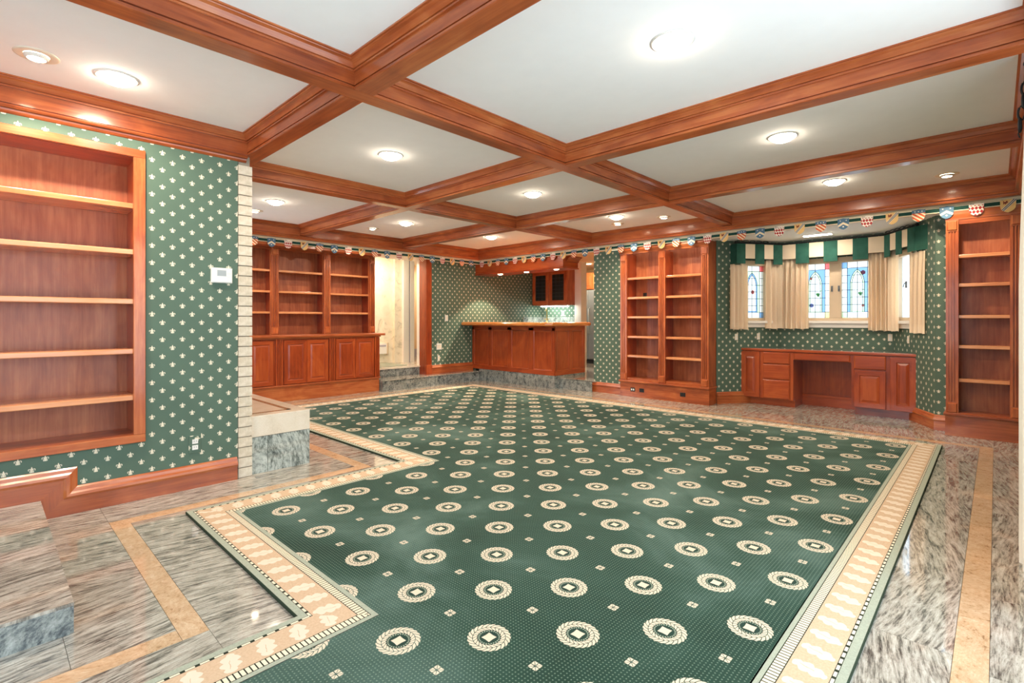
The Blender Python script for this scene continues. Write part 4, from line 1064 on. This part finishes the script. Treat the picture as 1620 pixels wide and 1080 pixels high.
plate_on('pale switch at the right end of the wall behind the bar', (-7.2, 8.53), (-6.2, 8.53), .90, 1.27, .05, .11, cat='switch')

# ================================================================== KITCHEN GLIMPSE
mb = MB(); mb.slab(-6.30, -6.135, 8.47, 8.66, ST1, SOF + .15); S(mb.build('wall_kitchen', 'trim_white'), 'white casing of the kitchen passage right of the bar', 'wall')
mb = MB(); mb.slab(-8.0, -4.0, 10.1, 10.2, ST1, 2.4); mb.slab(-4.60, -4.5, 7.05, 10.2, ST1, 2.4); mb.slab(-8.0, -7.9, 8.65, 10.2, ST1, 2.4); S(mb.build('wall_kitchen', 'tan_paint'), 'warm painted wall at the end of the kitchen passage', 'wall')
mb = MB(); mb.slab(-8.0, -4.4, 6.64, 10.2, 2.33, 2.40); S(mb.build('ceiling', 'tan_paint'), 'cream kitchen ceiling beyond the bar', 'ceiling')
t = thing('refrigerator', 'stainless steel refrigerator glimpsed in the kitchen', 'refrigerator', (-6.85, 9.30, ST1))
bx(t, 'body', 0, .90, .06, .70, .05, 1.63, 'steel'); bx(t, 'freezer_door', .0, .30, .0, .055, .10, 1.62, 'steel', 2, .01); bx(t, 'fridge_door', .305, .90, .0, .055, .10, 1.62, 'steel', 2, .01); bx(t, 'kick_grille', .0, .90, .02, .06, .0, .08, 'black_plastic')
for xx in (.265, .345): mb = MB(); mb.tube([(xx, .0, .65), (xx, -.05, .68), (xx, -.05, 1.20), (xx, .0, 1.23)], .012, 8); mb.build('handle', 'steel', t)
t = thing('kitchen_cabinet', 'cherry cabinet above the refrigerator', 'cabinet', (-6.85, 9.34, 0))
bx(t, 'carcass', 0, .90, .02, .60, 1.81, 2.18, 'cherry'); door(t, .005, .395, 1.815, 2.175, .02, mat='cherry'); door(t, .405, .895, 1.815, 2.175, .02, mat='cherry')
kd = downlight('recessed light in the kitchen ceiling beyond the bar', (-6.30, 8.98, 2.33), .06)

# ================================================================== HALL
mb = MB()
mb.slab(-9.6, -9.5, 4.3, 7.4, ST2, 2.42); mb.slab(-9.6, -7.7, 4.2, 4.30, ST2, 2.42); mb.slab(-9.6, -7.3, 7.3, 7.4, ST2, 2.42)
S(mb.build('wall_hall', 'tan_paint'), 'warm tan hall wall beyond the opening', 'wall')
mb = MB(); mb.slab(-8.42, -8.30, 4.30, 5.40, ST2, 2.42); mb.slab(-8.30, -8.22, 5.40, 5.56, ST2, 2.42)
S(mb.build('wall_hall', 'marbled_paper'), 'faded marble papered wall inside the hallway opening', 'wall')
mb = MB(); mb.slab(-9.6, -7.1, 4.2, 7.4, 2.36, 2.44); S(mb.build('ceiling', 'plaster_white'), 'white hallway ceiling', 'ceiling')
t = S(thing('door_1', 'white hall door frame with a grey jamb strip', 'door'), 'white hall door frame with a grey jamb strip', 'door')
bx(t, 'casing', -8.24, -8.16, 5.56, 5.68, ST2, 2.36, 'trim_white'); bx(t, 'jamb', -8.30, -8.18, 5.68, 5.715, ST2, 2.36, 'lilac_grey'); bx(t, 'casing', -8.24, -8.16, 5.715, 5.80, ST2, 2.36, 'trim_white')
mb = MB(); mb.box(-9.5, -9.48, 5.6, 7.3, ST2, ST2 + .16, 1); S(mb.build('baseboard_hall', 'lilac_grey'), 'grey baseboard on the tan hall wall', 'baseboard')
t = thing('baseboard_heater', 'white wall heater low on the hallway wall', 'heater', (-8.30, 5.0, ST2 + .18), math.pi / 2)
bx(t, 'cover', -.30, .22, -.09, .0, .0, .20, 'trim_white', 0, .006); bx(t, 'outlet_slot', -.28, .20, -.094, -.089, .14, .165, 'lilac_grey'); bx(t, 'end_cap', .22, .26, -.095, .0, -.02, .21, 'window_frame_beige', 0, .01)
t = S(thing('door_2', 'cherry casing at the right side of the hallway opening', 'door'), 'cherry casing at the right side of the hallway opening', 'door')
bx(t, 'casing', -7.245, -7.215, 5.385, 5.50, ST1, SOF, 'cherry_deep', 2, .006); bx(t, 'jamb', -7.42, -7.245, 5.385, 5.47, ST1, SOF, 'cherry_deep'); bx(t, 'plinth_block', -7.25, -7.205, 5.38, 5.505, ST1, ST1 + .17, 'cherry_deep', 2, .004)
bx(t, 'white_post', -7.50, -7.425, 5.385, 5.47, ST1, SOF, 'trim_white')

# ================================================================== CEILING LIGHTS
DW = 7.8               # watts of each dome's bulb, thrown downwards
def lamp(parent, loc, watts, size=.07, col=(1.0, .86, .69)):
    L = bpy.data.lights.new('bulb', 'AREA'); L.shape = 'DISK'; L.size = size; L.energy = watts; L.color = col
    o = bpy.data.objects.new('bulb', L); C.objects.link(o); o.parent = parent; o.location = loc; return o
def dome(label, x, y, r=.094):
    t = thing('ceiling_light', label, 'light', (x, y, CEIL), 0, 'frosted dome ceiling lights')
    mb = MB(); mb.lathe([(r * 1.05, 0), (r * 1.05, -.004), (r * .96, -.008), (r * .90, -.004)], 32); mb.build('trim_ring', 'trim_white', t)
    mb = MB(); mb.lathe([(0, -.042), (r * .30, -.040), (r * .58, -.031), (r * .78, -.018), (r * .90, -.004)], 28); mb.build('frosted_dome', 'lamp_glass', t)
    lamp(t, (0, 0, -.046), DW)
XS = (-1.11, -3.50, -5.80); YS = (2.26, 3.98, 5.60)
NAMES = {(0, 0): 'large frosted dome light in the widest ceiling panel, top right', (0, 1): 'frosted dome light in the second panel from the back wall, right side', (0, 2): 'frosted dome light in the rear right panel above the desk bay',
         (1, 0): 'frosted dome light in the middle column, panel nearest the viewer', (1, 1): 'frosted dome light in the middle column, centre panel', (1, 2): 'frosted dome light in the middle column, rear panel by the double bookcase',
         (2, 0): 'frosted dome light in the left column beside the brick edge', (2, 1): 'frosted dome light in the left column, centre panel by the far left bookcase', (2, 2): 'frosted dome light in the rear left corner panel near the bar'}
for i, x_ in enumerate(XS):
    for j, y_ in enumerate(YS): dome(NAMES[(i, j)], x_, y_)
dome('frosted dome light in the near left panel over the inset bookshelf', -3.46, .51)
def eyeball(label, x, y, tilt):
    t = thing('eyeball_light', label, 'light', (x, y, CEIL), 0, 'small recessed eyeball lights')
    mb = MB(); mb.lathe([(.088, 0), (.088, -.003), (.078, -.006), (.050, -.003)], 28); mb.build('trim_ring', 'cream_plastic', t)
    mb = MB(); mb.lathe([(.050, -.003), (.046, -.012), (.036, -.018)], 20, tilt[0] * .01, tilt[1] * .01); mb.build('eyeball', 'trim_white', t)
    mb = MB(); mb.lathe([(0, -.020), (.022, -.019), (.036, -.016)], 18, tilt[0] * .012, tilt[1] * .012); mb.build('lamp', 'lamp_spot', t)
    L = bpy.data.lights.new('bulb', 'SPOT'); L.energy = 26; L.color = (1, .84, .62); L.spot_size = math.radians(88); L.spot_blend = .7; L.shadow_soft_size = .03
    o = bpy.data.objects.new('bulb', L); C.objects.link(o); o.parent = t; o.location = (tilt[0] * .03, tilt[1] * .03, -.03)
    o.rotation_euler = Vector((tilt[0] * .62, tilt[1] * .62, -1)).to_track_quat('-Z', 'Y').to_euler()
eyeball('small eyeball light at the far left, over the inset bookshelf', -3.457, .19, (-1, 0)); eyeball('small eyeball light next to the brick edge, over the far left bookcase', -6.46, 2.28, (-1, 0)); eyeball('small eyeball light over the right bay of the far left bookcase', -6.485, 3.89, (-1, 0))
eyeball('small eyeball light over the right column of the double bookcase', -3.076, 6.03, (0, 1)); eyeball('small eyeball light over the left column of the double bookcase', -3.744, 6.01, (0, 1)); eyeball('small eyeball light over the right end bookcase', -.321, 6.05, (0, 1))
t = thing('bay_light', 'flat rectangular light in the low bay ceiling', 'light', (-1.62, 7.25, SOF + .01))
bx(t, 'frame', -.16, .16, -.05, .05, -.010, .0, 'trim_white'); bx(t, 'diffuser', -.15, .15, -.04, .04, -.014, -.009, 'lamp_bay')
t = thing('ceiling_light', 'frosted dome light in the hallway ceiling', 'light', (-7.85, 4.88, 2.36))
mb = MB(); mb.lathe([(.10, 0), (.10, -.004), (.085, -.008)], 24); mb.build('trim_ring', 'trim_white', t); mb = MB(); mb.lathe([(0, -.04), (.05, -.034), (.085, -.006)], 20); mb.build('frosted_dome', 'lamp_glass', t); lamp(t, (0, 0, -.045), 7)
t = thing('ceiling_light', 'frosted dome light at the far end of the hallway', 'light', (-8.9, 6.95, 2.36))
mb = MB(); mb.lathe([(.10, 0), (.10, -.004), (.085, -.008)], 24); mb.build('trim_ring', 'trim_white', t); mb = MB(); mb.lathe([(0, -.04), (.05, -.034), (.085, -.006)], 20); mb.build('frosted_dome', 'lamp_glass', t); lamp(t, (0, 0, -.045), 7)

lamp(kd, (0, 0, -.012), 14)
for t in BARL:
    L = bpy.data.lights.new('bulb', 'SPOT'); L.energy = 42; L.color = (1, .84, .62); L.spot_size = math.radians(104); L.spot_blend = .25; L.shadow_soft_size = .03
    o = bpy.data.objects.new('bulb', L); C.objects.link(o); o.parent = t; o.location = (0, 0, -.02)

# ================================================================== DRAPE AND CHAIN AT THE RIGHT EDGE
curtain('drape', 'white floor-length drape hanging at the right edge of the room', (0.112, 3.52), (0.125, 2.75), .02, 2.06, 6, .034, 'curtain_white', .004, seed=11)
t = thing('chain', 'black iron chain holding up the white drape', 'chain', (0.085, 3.50, 2.05))
for k in range(5):
    mb = MB(); c_ = .03 + k * .058
    ax = (1, 0) if k % 2 else (0.3, .95)
    mb.tube([(k * .006 + ax[0] * .013 * math.cos(u_), ax[1] * .013 * math.cos(u_), c_ + .034 * math.sin(u_)) for u_ in [2 * math.pi * i / 14 for i in range(14)]], .0055, 6, closed=True); mb.build('chain_link', 'black_iron', t)
mb = MB(); mb.tube([(0, 0, -.03), (-.006, 0, -.012), (-.004, 0, .0), (.004, 0, .006)], .004, 6); mb.build('hook', 'black_iron', t)
mb = MB(); mb.lathe([(0, .31), (.02, .318), (.02, .33)], 12, .03, 0); mb.build('ceiling_plate', 'black_iron', t)
